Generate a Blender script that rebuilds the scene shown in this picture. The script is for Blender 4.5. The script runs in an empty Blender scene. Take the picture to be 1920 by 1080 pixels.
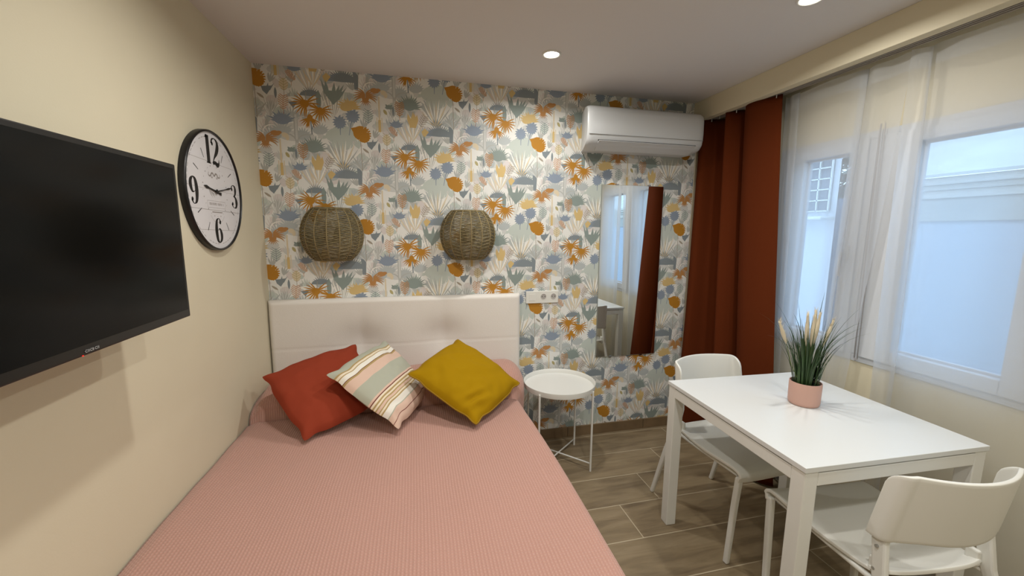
import bpy, bmesh, math, random
from mathutils import Vector, Matrix, noise

S = bpy.context.scene
COL = S.collection
PI = math.pi
H = 2.336            # ceiling height
XB = 2.7225          # face of the curtain bulkhead
XW = 2.92            # window wall
# ------------------------------------------------------------------ camera
cam_d = bpy.data.cameras.new('camera')
cam_d.sensor_width = 36.0
cam_d.lens = 754.9 / 1920 * 36.0
cam_d.clip_start = 0.02
cam = bpy.data.objects.new('camera', cam_d)
COL.objects.link(cam)
_r = (0.97310, -0.23024, 0.00740)
_u = (0.02515, 0.13812, 0.99010)
_f = (0.22899, 0.96328, -0.14019)
cam.matrix_world = Matrix(((_r[0], _u[0], -_f[0], 0.8341), (_r[1], _u[1], -_f[1], -2.5533),
                           (_r[2], _u[2], -_f[2], 1.4590), (0, 0, 0, 1)))
S.camera = cam
# ------------------------------------------------------------------ colour management and sky
S.view_settings.view_transform = 'Standard'
S.view_settings.look = 'None'
S.view_settings.gamma = 1.0
S.view_settings.use_curve_mapping = False
S.view_settings.exposure = 0.08
SPOT_W = 7.0
w = bpy.data.worlds.new('sky'); S.world = w; w.use_nodes = True
bg = w.node_tree.nodes['Background']
bg.inputs['Color'].default_value = (0.50, 0.72, 1.0, 1)
bg.inputs['Strength'].default_value = 3.1
try:
    S.cycles.max_bounces = 10
    S.cycles.transparent_max_bounces = 24
    S.cycles.sample_clamp_indirect = 6.0
except Exception:
    pass

# ------------------------------------------------------------------ helpers
def lin(c):
    out = []
    for v in c[:3]:
        v /= 255.0
        out.append(v / 12.92 if v <= 0.04045 else ((v + 0.055) / 1.055) ** 2.4)
    return (out[0], out[1], out[2], 1.0)

def mat(name, c, rough=0.6, metal=0.0, bump=None, bscale=40.0, var=0.0, vscale=8.0, spec=0.5, emit=None, es=0.0, sheen=0.0):
    m = bpy.data.materials.new(name); m.use_nodes = True
    nt = m.node_tree; b = nt.nodes['Principled BSDF']
    b.inputs['Base Color'].default_value = lin(c)
    b.inputs['Roughness'].default_value = rough
    b.inputs['Metallic'].default_value = metal
    b.inputs['Specular IOR Level'].default_value = spec
    if sheen: b.inputs['Sheen Weight'].default_value = sheen
    if emit:
        b.inputs['Emission Color'].default_value = lin(emit); b.inputs['Emission Strength'].default_value = es
    tc = nt.nodes.new('ShaderNodeTexCoord')
    if var:
        n = nt.nodes.new('ShaderNodeTexNoise'); n.inputs['Scale'].default_value = vscale; n.inputs['Detail'].default_value = 4
        nt.links.new(tc.outputs['Object'], n.inputs['Vector'])
        hs = nt.nodes.new('ShaderNodeHueSaturation'); hs.inputs['Color'].default_value = lin(c)
        mr = nt.nodes.new('ShaderNodeMapRange'); mr.inputs['From Min'].default_value = 0.3; mr.inputs['From Max'].default_value = 0.7
        mr.inputs['To Min'].default_value = 1 - var; mr.inputs['To Max'].default_value = 1 + var
        nt.links.new(n.outputs['Fac'], mr.inputs['Value']); nt.links.new(mr.outputs['Result'], hs.inputs['Value'])
        nt.links.new(hs.outputs['Color'], b.inputs['Base Color'])
    if bump:
        n = nt.nodes.new('ShaderNodeTexNoise'); n.inputs['Scale'].default_value = bscale; n.inputs['Detail'].default_value = 5
        nt.links.new(tc.outputs['Object'], n.inputs['Vector'])
        bp = nt.nodes.new('ShaderNodeBump'); bp.inputs['Strength'].default_value = bump; bp.inputs['Distance'].default_value = 0.01
        nt.links.new(n.outputs['Fac'], bp.inputs['Height']); nt.links.new(bp.outputs['Normal'], b.inputs['Normal'])
    return m

class MB:
    def __init__(s): s.v = []; s.f = []; s.m = []
    def add(s, vs, fs, mi=0):
        o = len(s.v); s.v += [tuple(p) for p in vs]; s.f += [tuple(i + o for i in f) for f in fs]; s.m += [mi] * len(fs); return s
    def box(s, x0, x1, y0, y1, z0, z1, mi=0, M=None):
        vs = [Vector((x, y, z)) for x in (x0, x1) for y in (y0, y1) for z in (z0, z1)]
        if M: vs = [M @ p for p in vs]
        return s.add(vs, [(0, 1, 3, 2), (4, 6, 7, 5), (0, 4, 5, 1), (2, 3, 7, 6), (0, 2, 6, 4), (1, 5, 7, 3)], mi)
    def tube(s, pts, r, n=10, caps=True, mi=0, closed=False):
        pts = [Vector(p) for p in pts]; rs = r if isinstance(r, (list, tuple)) else [r] * len(pts)
        N = len(pts); rings = []; up = None
        for i, p in enumerate(pts):
            if closed: t = (pts[(i + 1) % N] - pts[i - 1])
            else: t = (pts[min(i + 1, N - 1)] - pts[max(i - 1, 0)])
            t.normalize()
            if up is None:
                up = Vector((0, 0, 1)) if abs(t.z) < 0.9 else Vector((1, 0, 0))
            a = t.cross(up)
            if a.length < 1e-6: a = t.orthogonal()
            a.normalize(); b = a.cross(t).normalized(); up = b
            rings.append([p + (a * math.cos(2 * PI * (k + .5) / n) + b * math.sin(2 * PI * (k + .5) / n)) * rs[i] for k in range(n)])
        vs = [q for rg in rings for q in rg]; fs = []
        for i in range(N if closed else N - 1):
            j = (i + 1) % N
            for k in range(n):
                k2 = (k + 1) % n
                fs.append((i * n + k, j * n + k, j * n + k2, i * n + k2))
        if caps and not closed:
            fs.append(tuple(range(n))); fs.append(tuple((N - 1) * n + k for k in reversed(range(n))))
        return s.add(vs, fs, mi)
    def lathe(s, prof, c=(0, 0, 0), n=40, mi=0, capb=False, capt=False):
        vs = []; fs = []
        for (r, z) in prof:
            for k in range(n):
                a = 2 * PI * k / n; vs.append((c[0] + r * math.cos(a), c[1] + r * math.sin(a), c[2] + z))
        for i in range(len(prof) - 1):
            for k in range(n):
                k2 = (k + 1) % n; fs.append((i * n + k, i * n + k2, (i + 1) * n + k2, (i + 1) * n + k))
        if capb: fs.append(tuple(reversed(range(n))))
        if capt: fs.append(tuple((len(prof) - 1) * n + k for k in range(n)))
        return s.add(vs, fs, mi)
    def grid(s, fn, nu, nv, mi=0, flip=False):
        vs = [fn(i / nu, j / nv) for i in range(nu + 1) for j in range(nv + 1)]
        fs = []
        for i in range(nu):
            for j in range(nv):
                a = i * (nv + 1) + j; q = (a, a + nv + 1, a + nv + 2, a + 1)
                fs.append(q[::-1] if flip else q)
        return s.add(vs, fs, mi)
    def build(s, name, m, parent=None, loc=None, smooth=False, bevel=0, solid=0, weld=False, segs=2, rot=None, angle=None):
        me = bpy.data.meshes.new(name); me.from_pydata([tuple(p) for p in s.v], [], s.f)
        ms = m if isinstance(m, (list, tuple)) else [m]
        for x in ms: me.materials.append(x)
        for p, i in zip(me.polygons, s.m): p.material_index = i
        if weld:
            bm = bmesh.new(); bm.from_mesh(me); bmesh.ops.remove_doubles(bm, verts=bm.verts, dist=1e-5)
            bmesh.ops.recalc_face_normals(bm, faces=bm.faces); bm.to_mesh(me); bm.free()
        o = bpy.data.objects.new(name, me); COL.objects.link(o)
        if smooth:
            for p in me.polygons: p.use_smooth = True
            if angle: me.set_sharp_from_angle(angle=math.radians(angle))
        if parent: o.parent = parent
        if loc: o.location = loc
        if rot: o.rotation_euler = rot
        if solid:
            md = o.modifiers.new('solid', 'SOLIDIFY'); md.thickness = solid; md.offset = 0
        if bevel:
            md = o.modifiers.new('bevel', 'BEVEL'); md.width = bevel; md.segments = segs; md.limit_method = 'ANGLE'; md.angle_limit = math.radians(40)
        return o

def empty(name, loc=(0, 0, 0), rz=0.0):
    o = bpy.data.objects.new(name, None); COL.objects.link(o); o.location = loc; o.rotation_euler = (0, 0, rz); o.empty_display_size = .05
    return o
def tag(o, label, cat, group=None, kind=None):
    o['label'] = label; o['category'] = cat
    if group: o['group'] = group
    if kind: o['kind'] = kind
    return o
def struct(o): o['kind'] = 'structure'; return o
def copy_tree(o, parent=None):
    c = o.copy(); COL.objects.link(c); c.parent = parent
    for ch in [x for x in COL.objects if x.parent == o]: copy_tree(ch, c)
    return c
def spline(pts, n):
    """Catmull-Rom through tuples; returns n+1 samples"""
    out = []; m = len(pts) - 1
    for k in range(n + 1):
        t = k / n * m; i = min(int(t), m - 1); f = t - i
        P = [pts[max(i - 1, 0)], pts[i], pts[i + 1], pts[min(i + 2, m)]]
        out.append(tuple(0.5 * ((2 * b) + (-a + c) * f + (2 * a - 5 * b + 4 * c - d) * f * f + (-a + 3 * b - 3 * c + d) * f ** 3)
                         for a, b, c, d in zip(*P)))
    return out

# ------------------------------------------------------------------ materials
M_cream = mat('cream_paint', (217, 209, 184), .75, bump=.03, bscale=160, var=.02, vscale=3)
M_ceil = mat('ceiling_paint', (216, 213, 212), .85, bump=.05, bscale=200)
M_white = mat('white_lacquer', (227, 228, 224), .35)
M_plastic = mat('white_plastic', (224, 224, 218), .42, bump=.02, bscale=300)
M_pvc = mat('white_pvc', (203, 206, 208), .35)
M_win = mat('window_pvc', (202, 207, 214), .35)
M_rail = mat('grey_rail', (164, 160, 156), .5)
M_black = mat('black_plastic', (16, 16, 17), .35)
M_dark = mat('dark_gap', (40, 38, 36), .8)
M_chrome = mat('chrome', (190, 190, 190), .2, 1.0)

# ------------------------------------------------------------------ floor
def floor_material():
    m = bpy.data.materials.new('wood_look_tiles'); m.use_nodes = True; nt = m.node_tree; N = nt.nodes; L = nt.links
    b = N['Principled BSDF']
    tc = N.new('ShaderNodeTexCoord'); sp = N.new('ShaderNodeSeparateXYZ'); L.new(tc.outputs['Object'], sp.inputs[0])
    def mth(op, a, b_=None, c=None):
        n = N.new('ShaderNodeMath'); n.operation = op
        for i, v in enumerate((a, b_, c)):
            if v is None: continue
            if isinstance(v, (int, float)): n.inputs[i].default_value = v
            else: L.new(v, n.inputs[i])
        return n.outputs[0]
    TW, TL, G = 0.24, 1.2, 0.0022
    yy = mth('MULTIPLY', mth('ADD', sp.outputs['Y'], 0.0365), -1.0)
    r = mth('DIVIDE', yy, TW); row = mth('FLOOR', r); fy = mth('MULTIPLY', mth('SUBTRACT', r, row), TW)
    xs = mth('ADD', mth('ADD', sp.outputs['X'], mth('MULTIPLY', row, 0.243)), -2.595 + 2.4 * 5)
    cx = mth('DIVIDE', xs, TL); col = mth('FLOOR', cx); fx = mth('MULTIPLY', mth('SUBTRACT', cx, col), TL)
    dy = mth('MINIMUM', fy, mth('SUBTRACT', TW, fy)); dx = mth('MINIMUM', fx, mth('SUBTRACT', TL, fx))
    d = mth('MINIMUM', dx, dy); grout = mth('LESS_THAN', d, G)
    idv = N.new('ShaderNodeCombineXYZ'); L.new(row, idv.inputs[0]); L.new(col, idv.inputs[1])
    wn = N.new('ShaderNodeTexWhiteNoise'); wn.noise_dimensions = '3D'; L.new(idv.outputs[0], wn.inputs[0])
    off = N.new('ShaderNodeVectorMath'); off.operation = 'MULTIPLY_ADD'; L.new(wn.outputs['Color'], off.inputs[0]); off.inputs[1].default_value = (9, 9, 9)
    mp = N.new('ShaderNodeMapping'); mp.inputs['Scale'].default_value = (1.6, 11, 1); L.new(tc.outputs['Object'], mp.inputs[0]); L.new(mp.outputs[0], off.inputs[2])
    g = N.new('ShaderNodeTexNoise'); g.inputs['Scale'].default_value = 1.6; g.inputs['Detail'].default_value = 8; g.inputs['Roughness'].default_value = .62; g.inputs['Distortion'].default_value = .6
    L.new(off.outputs[0], g.inputs['Vector'])
    g2 = N.new('ShaderNodeTexNoise'); g2.inputs['Scale'].default_value = 2.2; g2.inputs['Detail'].default_value = 2; L.new(tc.outputs['Object'], g2.inputs['Vector'])
    cr = N.new('ShaderNodeValToRGB'); L.new(g.outputs['Fac'], cr.inputs[0])
    e = cr.color_ramp.elements; e[0].position = .30; e[0].color = lin((112, 97, 76)); e[1].position = .72; e[1].color = lin((152, 136, 110))
    el = e.new(.5); el.color = lin((136, 120, 94))
    hs = N.new('ShaderNodeHueSaturation'); L.new(cr.outputs[0], hs.inputs['Color'])
    L.new(mth('ADD', mth('MULTIPLY', wn.outputs['Value'], .14), mth('MULTIPLY', g2.outputs['Fac'], .3)), hs.inputs['Value'])
    hs.inputs['Value'].default_value = 1
    va = mth('ADD', mth('ADD', mth('MULTIPLY', wn.outputs['Value'], .14), mth('MULTIPLY', g2.outputs['Fac'], .3)), .78)
    L.new(va, hs.inputs['Value'])
    # knots
    vo = N.new('ShaderNodeTexVoronoi'); vo.inputs['Scale'].default_value = 1.0
    mp2 = N.new('ShaderNodeMapping'); mp2.inputs['Scale'].default_value = (1.5, 3.2, 1); L.new(tc.outputs['Object'], mp2.inputs[0]); L.new(mp2.outputs[0], vo.inputs['Vector'])
    kn = N.new('ShaderNodeMapRange'); kn.inputs['From Min'].default_value = .02; kn.inputs['From Max'].default_value = .10; kn.inputs['To Min'].default_value = .35; kn.inputs['To Max'].default_value = 0
    L.new(vo.outputs['Distance'], kn.inputs['Value'])
    k2 = N.new('ShaderNodeMix'); k2.data_type = 'RGBA'; L.new(kn.outputs[0], k2.inputs['Factor']); L.new(hs.outputs[0], k2.inputs['A']); k2.inputs['B'].default_value = lin((82, 68, 50))
    mx = N.new('ShaderNodeMix'); mx.data_type = 'RGBA'; L.new(grout, mx.inputs['Factor']); L.new(k2.outputs['Result'], mx.inputs['A']); mx.inputs['B'].default_value = lin((186, 174, 150))
    L.new(mx.outputs['Result'], b.inputs['Base Color'])
    b.inputs['Roughness'].default_value = .42
    bp = N.new('ShaderNodeBump'); bp.inputs['Strength'].default_value = .25; bp.inputs['Distance'].default_value = .003
    L.new(mth('SUBTRACT', mth('MULTIPLY', g.outputs['Fac'], .3), mth('MULTIPLY', grout, .6)), bp.inputs['Height']); L.new(bp.outputs[0], b.inputs['Normal'])
    return m
M_floor = floor_material()
YF = -4.4
struct(MB().box(-.1, XW + .15, YF - .1, .1, -.06, 0).build('floor', M_floor))
struct(MB().box(-.1, XW + .15, YF - .1, .1, H, H + .08).build('ceiling', M_ceil))
struct(MB().box(-.1, 0, YF - .1, .1, 0, H).build('wall_left', M_cream))
struct(MB().box(0, XW, YF - .1, YF, 0, H).build('wall_front', M_cream))

# baseboard on the wallpapered wall (same wood-look tile)
M_base = mat('baseboard_tile', (122, 102, 76), .45, var=.14, vscale=9)
bb = MB()
for a_, b_ in ((0, .655), (.658, 1.255), (1.258, 1.855), (1.858, 2.455), (2.458, XW)): bb.box(a_, b_, -.011, 0, 0, .073)
struct(bb.build('baseboard_back', M_base, bevel=.0015))
bb = MB()
for k in range(7): bb.box(XW - .011, XW, -.011 - .6 * (k + 1) + .003, -.011 - .6 * k, 0, .073)
struct(bb.build('baseboard_right', M_base, bevel=.0015))

# ------------------------------------------------------------------ wallpaper wall
PC = {'base': (228, 229, 226), 'softgrey': (180, 187, 188), 'orange': (180, 127, 42), 'rust': (180, 132, 80), 'bluegrey': (138, 151, 168), 'greygreen': (138, 151, 147),
      'slate': (130, 140, 146), 'palegreen': (192, 201, 195), 'palegrey': (203, 205, 203), 'ochre': (208, 182, 126), 'beige': (216, 203, 176),
      'stem': (164, 156, 142), 'tan': (196, 156, 124), 'olive': (178, 168, 122), 'cream': (238, 237, 230), 'lilac': (214, 208, 206), 'greystroke': (178, 181, 178)}
PCN = list(PC)
motif = []          # (layer, colour index, [convex polygon in px offsets, y down])
def strip(pts, ws, c, layer):
    for i in range(len(pts) - 1):
        (x0, y0), (x1, y1) = pts[i], pts[i + 1]
        dx, dy = x1 - x0, y1 - y0; l = math.hypot(dx, dy) or 1; nx, ny = -dy / l, dx / l
        a, b = ws[i] / 2, ws[i + 1] / 2
        motif.append((layer, PCN.index(c), [(x0 + nx * a, y0 + ny * a), (x1 + nx * b, y1 + ny * b), (x1 - nx * b, y1 - ny * b), (x0 - nx * a, y0 - ny * a)]))
def blade(x, y, ang, ln, wd, c, layer, bend=0.0, n=4, base=.35):
    """ang in degrees, 90 = up; bend in degrees over its length"""
    pts = [(x, y)]; a = math.radians(ang)
    for i in range(n):
        pts.append((pts[-1][0] + math.cos(a) * ln / n, pts[-1][1] - math.sin(a) * ln / n)); a += math.radians(bend) / n
    ws = [wd * max(0.04, (base + (1 - base) * math.sin(min(1, (i / n) / .45) * PI / 2)) if i / n < .45 else math.cos(((i / n) - .45) / .55 * PI / 2)) for i in range(n + 1)]
    strip(pts, ws, c, layer)
def ell(x, y, rx, ry, c, layer, rot=0, n=14, pt=0.0):
    ca, sa = math.cos(math.radians(rot)), math.sin(math.radians(rot)); P = []
    for k in range(n):
        t = 2 * PI * k / n; ex = rx * math.cos(t); ey = ry * math.sin(t)
        ex *= 1 - pt * abs(math.sin(t)) ** 3
        P.append((x + ex * ca - ey * sa, y + ex * sa + ey * ca))
    motif.append((layer, PCN.index(c), P))
def tri(a, b, c_, c, layer): motif.append((layer, PCN.index(c), [a, b, c_]))
def chev_leaf(x, y, rx, ry, c, layer, rot=0, n=6, w=1.15):
    ca, sa = math.cos(math.radians(rot)), math.sin(math.radians(rot))
    T = lambda px, py: (x + px * ca - py * sa, y + px * sa + py * ca)
    for i in range(n):
        yy = -ry + (i + .6) * 2 * ry / n; hw = rx * math.sqrt(max(.05, 1 - (yy / ry * .9) ** 2)); d = min(hw * .7, ry * .5)
        for s_ in (-1, 1):
            strip([T(0, yy), T(s_ * hw, yy - d)], [w, w * .9], c, layer)
    strip([T(0, -ry), T(0, ry)], [.7, .8], c, layer)
rng = random.Random(5)
# --- pale washes (layer 0)
for (x, y, rx, ry, c) in ((-50, -88, 20, 14, 'lilac'), (-30, 6, 26, 15, 'palegreen'), (64, -72, 24, 9, 'palegrey'), (28, -92, 20, 10, 'lilac'),
                          (40, -14, 20, 8, 'palegrey'), (78, -8, 12, 16, 'palegreen'), (-82, 66, 22, 10, 'palegrey'), (56, 92, 26, 9, 'palegrey'),
                          (-20, -60, 20, 9, 'palegreen'), (-96, -20, 10, 14, 'lilac'), (38, 60, 12, 16, 'palegreen'), (-58, 46, 16, 10, 'lilac')):
    ell(x, y, rx, ry, c, 0)
for k in range(30):
    x = rng.uniform(-100, 62); y = rng.uniform(-80, 84); ell(x, y, rng.uniform(4, 11), rng.uniform(3, 8), rng.choice(['palegrey', 'palegreen', 'lilac', 'palegrey']), 0, rot=rng.uniform(-30, 30))
for k in range(46):
    x = -104 + (k * 37.3) % 160; y = -78 + (k * 61.7) % 164; c = ('greystroke', 'palegreen', 'palegrey', 'greystroke', 'lilac', 'softgrey')[k % 6]; a0 = rng.uniform(70, 110); l = rng.uniform(14, 26)
    for i in range(5): blade(x, y, a0 + (i - 2) * rng.uniform(12, 20), l * (1 - .1 * abs(i - 2)), rng.uniform(2.2, 3.6), c, 1, bend=-(i - 2) * 8, n=3)
for (x, y, rx, ry) in ((-64, -2, 12, 7), (20, -70, 16, 7), (52, 60, 14, 8), (-92, 8, 12, 8), (-6, -108, 16, 6), (36, 84, 16, 7), (-50, 76, 12, 8), (-40, 30, 16, 9), (70, -44, 8, 12)):
    ell(x, y, rx, ry, 'softgrey', 1, rot=rng.uniform(-12, 12))
    for i in range(9): blade(x, y + 2, 18 + i * 18, rx * 1.35, 3, 'softgrey', 1, n=3)
# --- tall pale trunk with arches (layer 1)
for dx, c, w_ in ((0, 'palegrey', 5.5), (-2.2, 'greystroke', .9), (2.2, 'greystroke', .9)):
    strip([(59 + dx, -108), (59 + dx, -46)], [w_, w_], c, 1)
for s_ in (-1, 1):
    blade(59, -60, 90 - s_ * 12, 34, 2.2, 'greystroke', 1, bend=-s_ * 120, n=6)
    blade(59, -96, 90 - s_ * 20, 26, 1.6, 'palegrey', 1, bend=-s_ * 130, n=6)
# --- spiky grass under the grey-green fan (base at 127,332 / relative -31,+61)
def spiky(x, y, r, a0, a1, n, cols, layer, wd=2.6, bend=14, jit=.18):
    for i in range(n):
        f = i / (n - 1); a = a0 + (a1 - a0) * f; l = r * (1 - jit * ((i * 7) % 3) / 2)
        blade(x, y, a, l, wd, cols[i % len(cols)], layer, bend=(f - .5) * bend * -2, n=4)
ell(-28, 4, 21, 17, 'palegreen', 2); ell(-30, 20, 18, 10, 'palegreen', 2)
for i in range(8): blade(-30, 22, 40 + i * 14.3, 32, 5.0, 'palegreen', 2)
spiky(-31, 62, 50, 42, 138, 16, ['cream', 'greystroke', 'cream', 'beige'], 3, 2.7)
spiky(-31, 62, 40, 24, 156, 9, ['greystroke', 'palegrey'], 3, 1.3)
spiky(-30, 62, 16, 20, 160, 15, ['slate', 'ochre', 'greystroke'], 4, 1.8)
# --- big blue-grey dome (rel -25,+72.5)
for i in range(9):
    a0, a1 = PI * i / 9, PI * (i + 1) / 9
    motif.append((5, PCN.index('slate' if i % 9 < 5 else 'bluegrey'), [(-25, 79), (-25 + 23 * math.cos(a0), 79 - 15 * math.sin(a0)), (-25 + 23 * math.cos(a1), 79 - 15 * math.sin(a1))]))
for i in range(17): blade(-25, 79, 8 + i * 10.2, 26 if i % 2 else 23, 2.2, 'slate', 5)
motif.append((5, PCN.index('slate'), [(-8, 60), (1, 62), (0, 90), (-6, 90)]))
motif.append((5, PCN.index('ochre'), [(-56, 72), (-50, 66), (-43, 72), (-52, 84)]))
# --- pink-cream spiky grass above the mound (rel -78,-69)
spiky(-78, -66, 46, 52, 132, 14, ['beige', 'palegrey', 'cream', 'lilac'], 3, 2.4)
for i in range(7):
    a0, a1 = PI * i / 7, PI * (i + 1) / 7
    motif.append((4, PCN.index('slate'), [(-76, -58), (-76 + 17 * math.cos(a0), -58 - 10 * math.sin(a0)), (-76 + 17 * math.cos(a1), -58 - 10 * math.sin(a1))]))
for i in range(13): blade(-76, -58, 10 + i * 13.3, 17, 2.0, 'slate', 4)
ell(-64, -52, 4, 17, 'greygreen', 4, pt=.6)
# --- large spiky tulip (rel -41,-67) and its grass
motif.append((6, PCN.index('greygreen'), [(-56, -70), (-25, -69), (-30, -58), (-41, -46), (-51, -60)]))
for (tx, ty, bx, by, w_) in ((-52, -86, -50, -66, 7), (-59, -88, -52, -64, 5), (-23, -81, -34, -60, 6), (-38, -84, -40, -62, 7), (-30, -80, -36, -62, 6), (-19, -76, -34, -56, 5)):
    strip([(bx, by), ((tx + bx) / 2, (ty + by) / 2), (tx, ty)], [w_, w_ * .75, .2], 'greygreen', 6)
spiky(-42, -22, 52, 58, 118, 13, ['cream', 'palegrey', 'cream', 'greystroke'], 5, 2.2, bend=26)
# --- blue bowl bush (rel +37.7,+64.6) -> keep inside neighbouring cell
def bowl(x, y, w_, h, c, layer, n=13):
    for i in range(10):
        a0, a1 = PI * i / 10, PI * (i + 1) / 10
        motif.append((layer, PCN.index(c), [(x, y - 1), (x + w_ * .38 * math.cos(a0), y - 1 + h * .44 * math.sin(a0)), (x + w_ * .38 * math.cos(a1), y - 1 + h * .44 * math.sin(a1))]))
    for i in range(n):
        a = 6 + 168 * i / (n - 1); ca, sa = math.cos(math.radians(a)), math.sin(math.radians(a)); l = 1 / math.sqrt((ca / (w_ * .56)) ** 2 + (sa / (h * .72)) ** 2)
        blade(x, y + h * .20, a, l * (1.08 if i % 2 else .84), w_ / n * 1.5, c, layer, n=4, base=.8)
bowl(38, 64, 38, 25, 'bluegrey', 7, 13)
bowl(61, -20, 24, 16, 'bluegrey', 7, 9)
bowl(49.5, -49.5, 15, 11, 'greygreen', 7, 5)
# --- grey-green fan bush (rel -76,22)
for i in range(17):
    a = -6 + i * 12.0; blade(-76, 31, a, 24 if i % 2 else 20, 3.6, 'greygreen', 8)
ell(-76, 28, 11, 9, 'greygreen', 8)
ell(-62, 36, 9, 3.6, 'lilac', 7, rot=28)
# --- funnels with pale cloud
for (x, y) in ((-73, 38), (56, 37)):
    ell(x, y - 5, 9, 5, 'cream', 7); ell(x - 6, y - 2, 5, 3, 'palegrey', 7); ell(x + 6, y - 2, 5, 3, 'palegrey', 7)
    tri((x - 7, y - 1), (x + 7, y - 1), (x + .5, y + 9), 'slate' if x > 0 else 'greystroke', 8)
    strip([(x, y + 6), (x, y + 60)], [1, 1.2], 'greystroke', 1)
for s_ in (-1, 1): motif.append((7, PCN.index('greystroke'), [(56 + s_ * 2.5, 20), (56 + s_ * 9, 25), (56 + s_ * 9.5, 29), (56 + s_ * 3, 27)]))
# --- ochre tulip with grass (rel -70,53)
for (dx, dy, w_) in ((-9, -12, 7), (0, -16, 8), (7, -11, 7), (3, -13, 6)):
    strip([(-70 + dx * .35, 66), (-70 + dx * .8, 54 + dy * .2), (-70 + dx, 53 + dy * .95)], [w_ * .6, w_, .2], 'ochre', 8)
chev_leaf(-53, 54, 7, 11, 'stem', 7, rot=24, n=6, w=1.3)
spiky(-72, 88, 34, 60, 126, 9, ['cream', 'palegrey', 'beige'], 6, 2.6)
# --- patterned tan leaves
for (x, y, rx, ry, c, rot) in ((-93, 36, 8.5, 12, 'rust', 0), (41.5, 38, 8, 12, 'tan', 4), (56, -7, 4.8, 9.5, 'tan', -38)):
    chev_leaf(x, y, rx, ry, c, 8, rot=rot, n=7, w=1.5)
    strip([(x, y + ry), (x, y + ry + 7)], [.8, .8], c, 8)
ell(44, 8, 7.2, 10, 'beige', 6, pt=.5); chev_leaf(44, 9, 7.5, 11, 'olive', 7, n=5, w=.7); strip([(44, 16), (44, 30)], [.8, .8], 'stem', 7)
ell(14.5, -31, 8, 11, 'palegreen', 6, pt=.5); chev_leaf(14.5, -30, 9, 12, 'slate', 7, n=6, w=.9)
# --- small tulip with loose leaves (rel 19,17)
motif.append((7, PCN.index('slate'), [(10, 14), (27, 12), (22, 21), (18, 27), (12, 21)]))
for (tx, ty, bx, by, w_) in ((9, 11, 14, 20, 3.4), (21, 8, 19, 20, 6), (30, 8, 22, 19, 3.4)): strip([(bx, by), (tx, ty)], [w_, .2], 'slate', 7)
ell(31, 23, 2.1, 9, 'slate', 7, pt=.5); ell(8.5, 29, 1.9, 6.6, 'stem', 7, rot=-52, pt=.5)
for a in (68, 80, 92, 104, 116): blade(21, 66, a, 42, 1.9, 'palegrey' if a % 3 else 'greystroke', 6)
for a in (60, 74, 86, 98): blade(21, 62, a, 34, 1.2, 'greystroke', 6)
# --- grey leaf, olive leaf (rel 57,-44)
ell(56.5, -43, 1.7, 9, 'slate', 7, pt=.5); ell(43, -40, 2.6, 5, 'olive', 7, rot=-30, pt=.3)
for a in (74, 86, 98, 110): blade(52, -20, a, 26, 1.4, 'palegrey', 4)
# --- plume leaf with arch (rel 15,-92)
ell(15, -90, 2.8, 8, 'greystroke', 6); blade(9, -72, 96, 34, 1.5, 'cream', 6, bend=-150, n=7); blade(7, -72, 98, 38, .8, 'greystroke', 6, bend=-150, n=7)
# --- blue monsteras
def monstera(x, y, r, c, layer, rot=0, n=7):
    for s_ in (-1, 1):
        for i in range(n):
            a = 90 + rot + s_ * (16 + i * 22)
            blade(x + s_ * .1 * r, y, a, r * (1.05 - .05 * i), r * .40, c, layer, bend=s_ * 34, n=3, base=.5)
    ell(x, y, r * .22, r * .4, c, layer, rot=-rot)
monstera(-11, -28, 15.5, 'bluegrey', 8, rot=0); monstera(-32, -16, 14.5, 'bluegrey', 8, rot=16)
strip([(-32, -8), (-32, 4)], [1.6, 1.0], 'bluegrey', 8); strip([(-14, -18), (-18, 4)], [1.6, 1.0], 'bluegrey', 8)
# --- ochre half fan and drooping rust palm
for i in range(12):
    a = 172 - i * 15.0; blade(-15, -42, a, 19 + (3 if i < 4 else 0), 4.6, 'ochre' if i % 3 else 'beige', 8, bend=18 if a > 90 else -18, n=3)
ell(-17, -46, 14, 8, 'ochre', 8, rot=-22)
for i in range(12):
    a = 172 - i * 14.9; sgn = 1 if i < 6 else -1
    blade(11, -62, a, 22, 2.6, 'rust', 9, bend=sgn * 80, n=6, base=.6)
ell(11, -60, 6, 3.5, 'rust', 9); strip([(11, -62), (12, -72)], [1.2, .8], 'stem', 9)
for i in range(7): blade(11, -60, -36 - i * 18, 12, 1.9, 'rust', 9)
# --- little bird-like leaf pair, pale trunks
for (dx, dy, rx, ry) in ((-3, -1, 6, 3.8), (3.5, -1.5, 5, 3.0), (0, 1.6, 6, 2.6)): ell(28 + dx, -75 + dy, rx, ry, 'rust', 8, rot=-8)
ell(41, -73, 5.5, 4.2, 'beige', 7, rot=20); ell(44.5, -69, 3, 5, 'beige', 7)
strip([(33, -66), (33, -24)], [2.2, 3.2], 'beige', 5); strip([(33, -26), (33, -5)], [4.6, 4.6], 'ochre', 8)
for dx in (-4, 4): strip([(33 + dx, -30), (33 + dx * 1.2, -6)], [1.6, 1.2], 'beige', 6)
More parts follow.
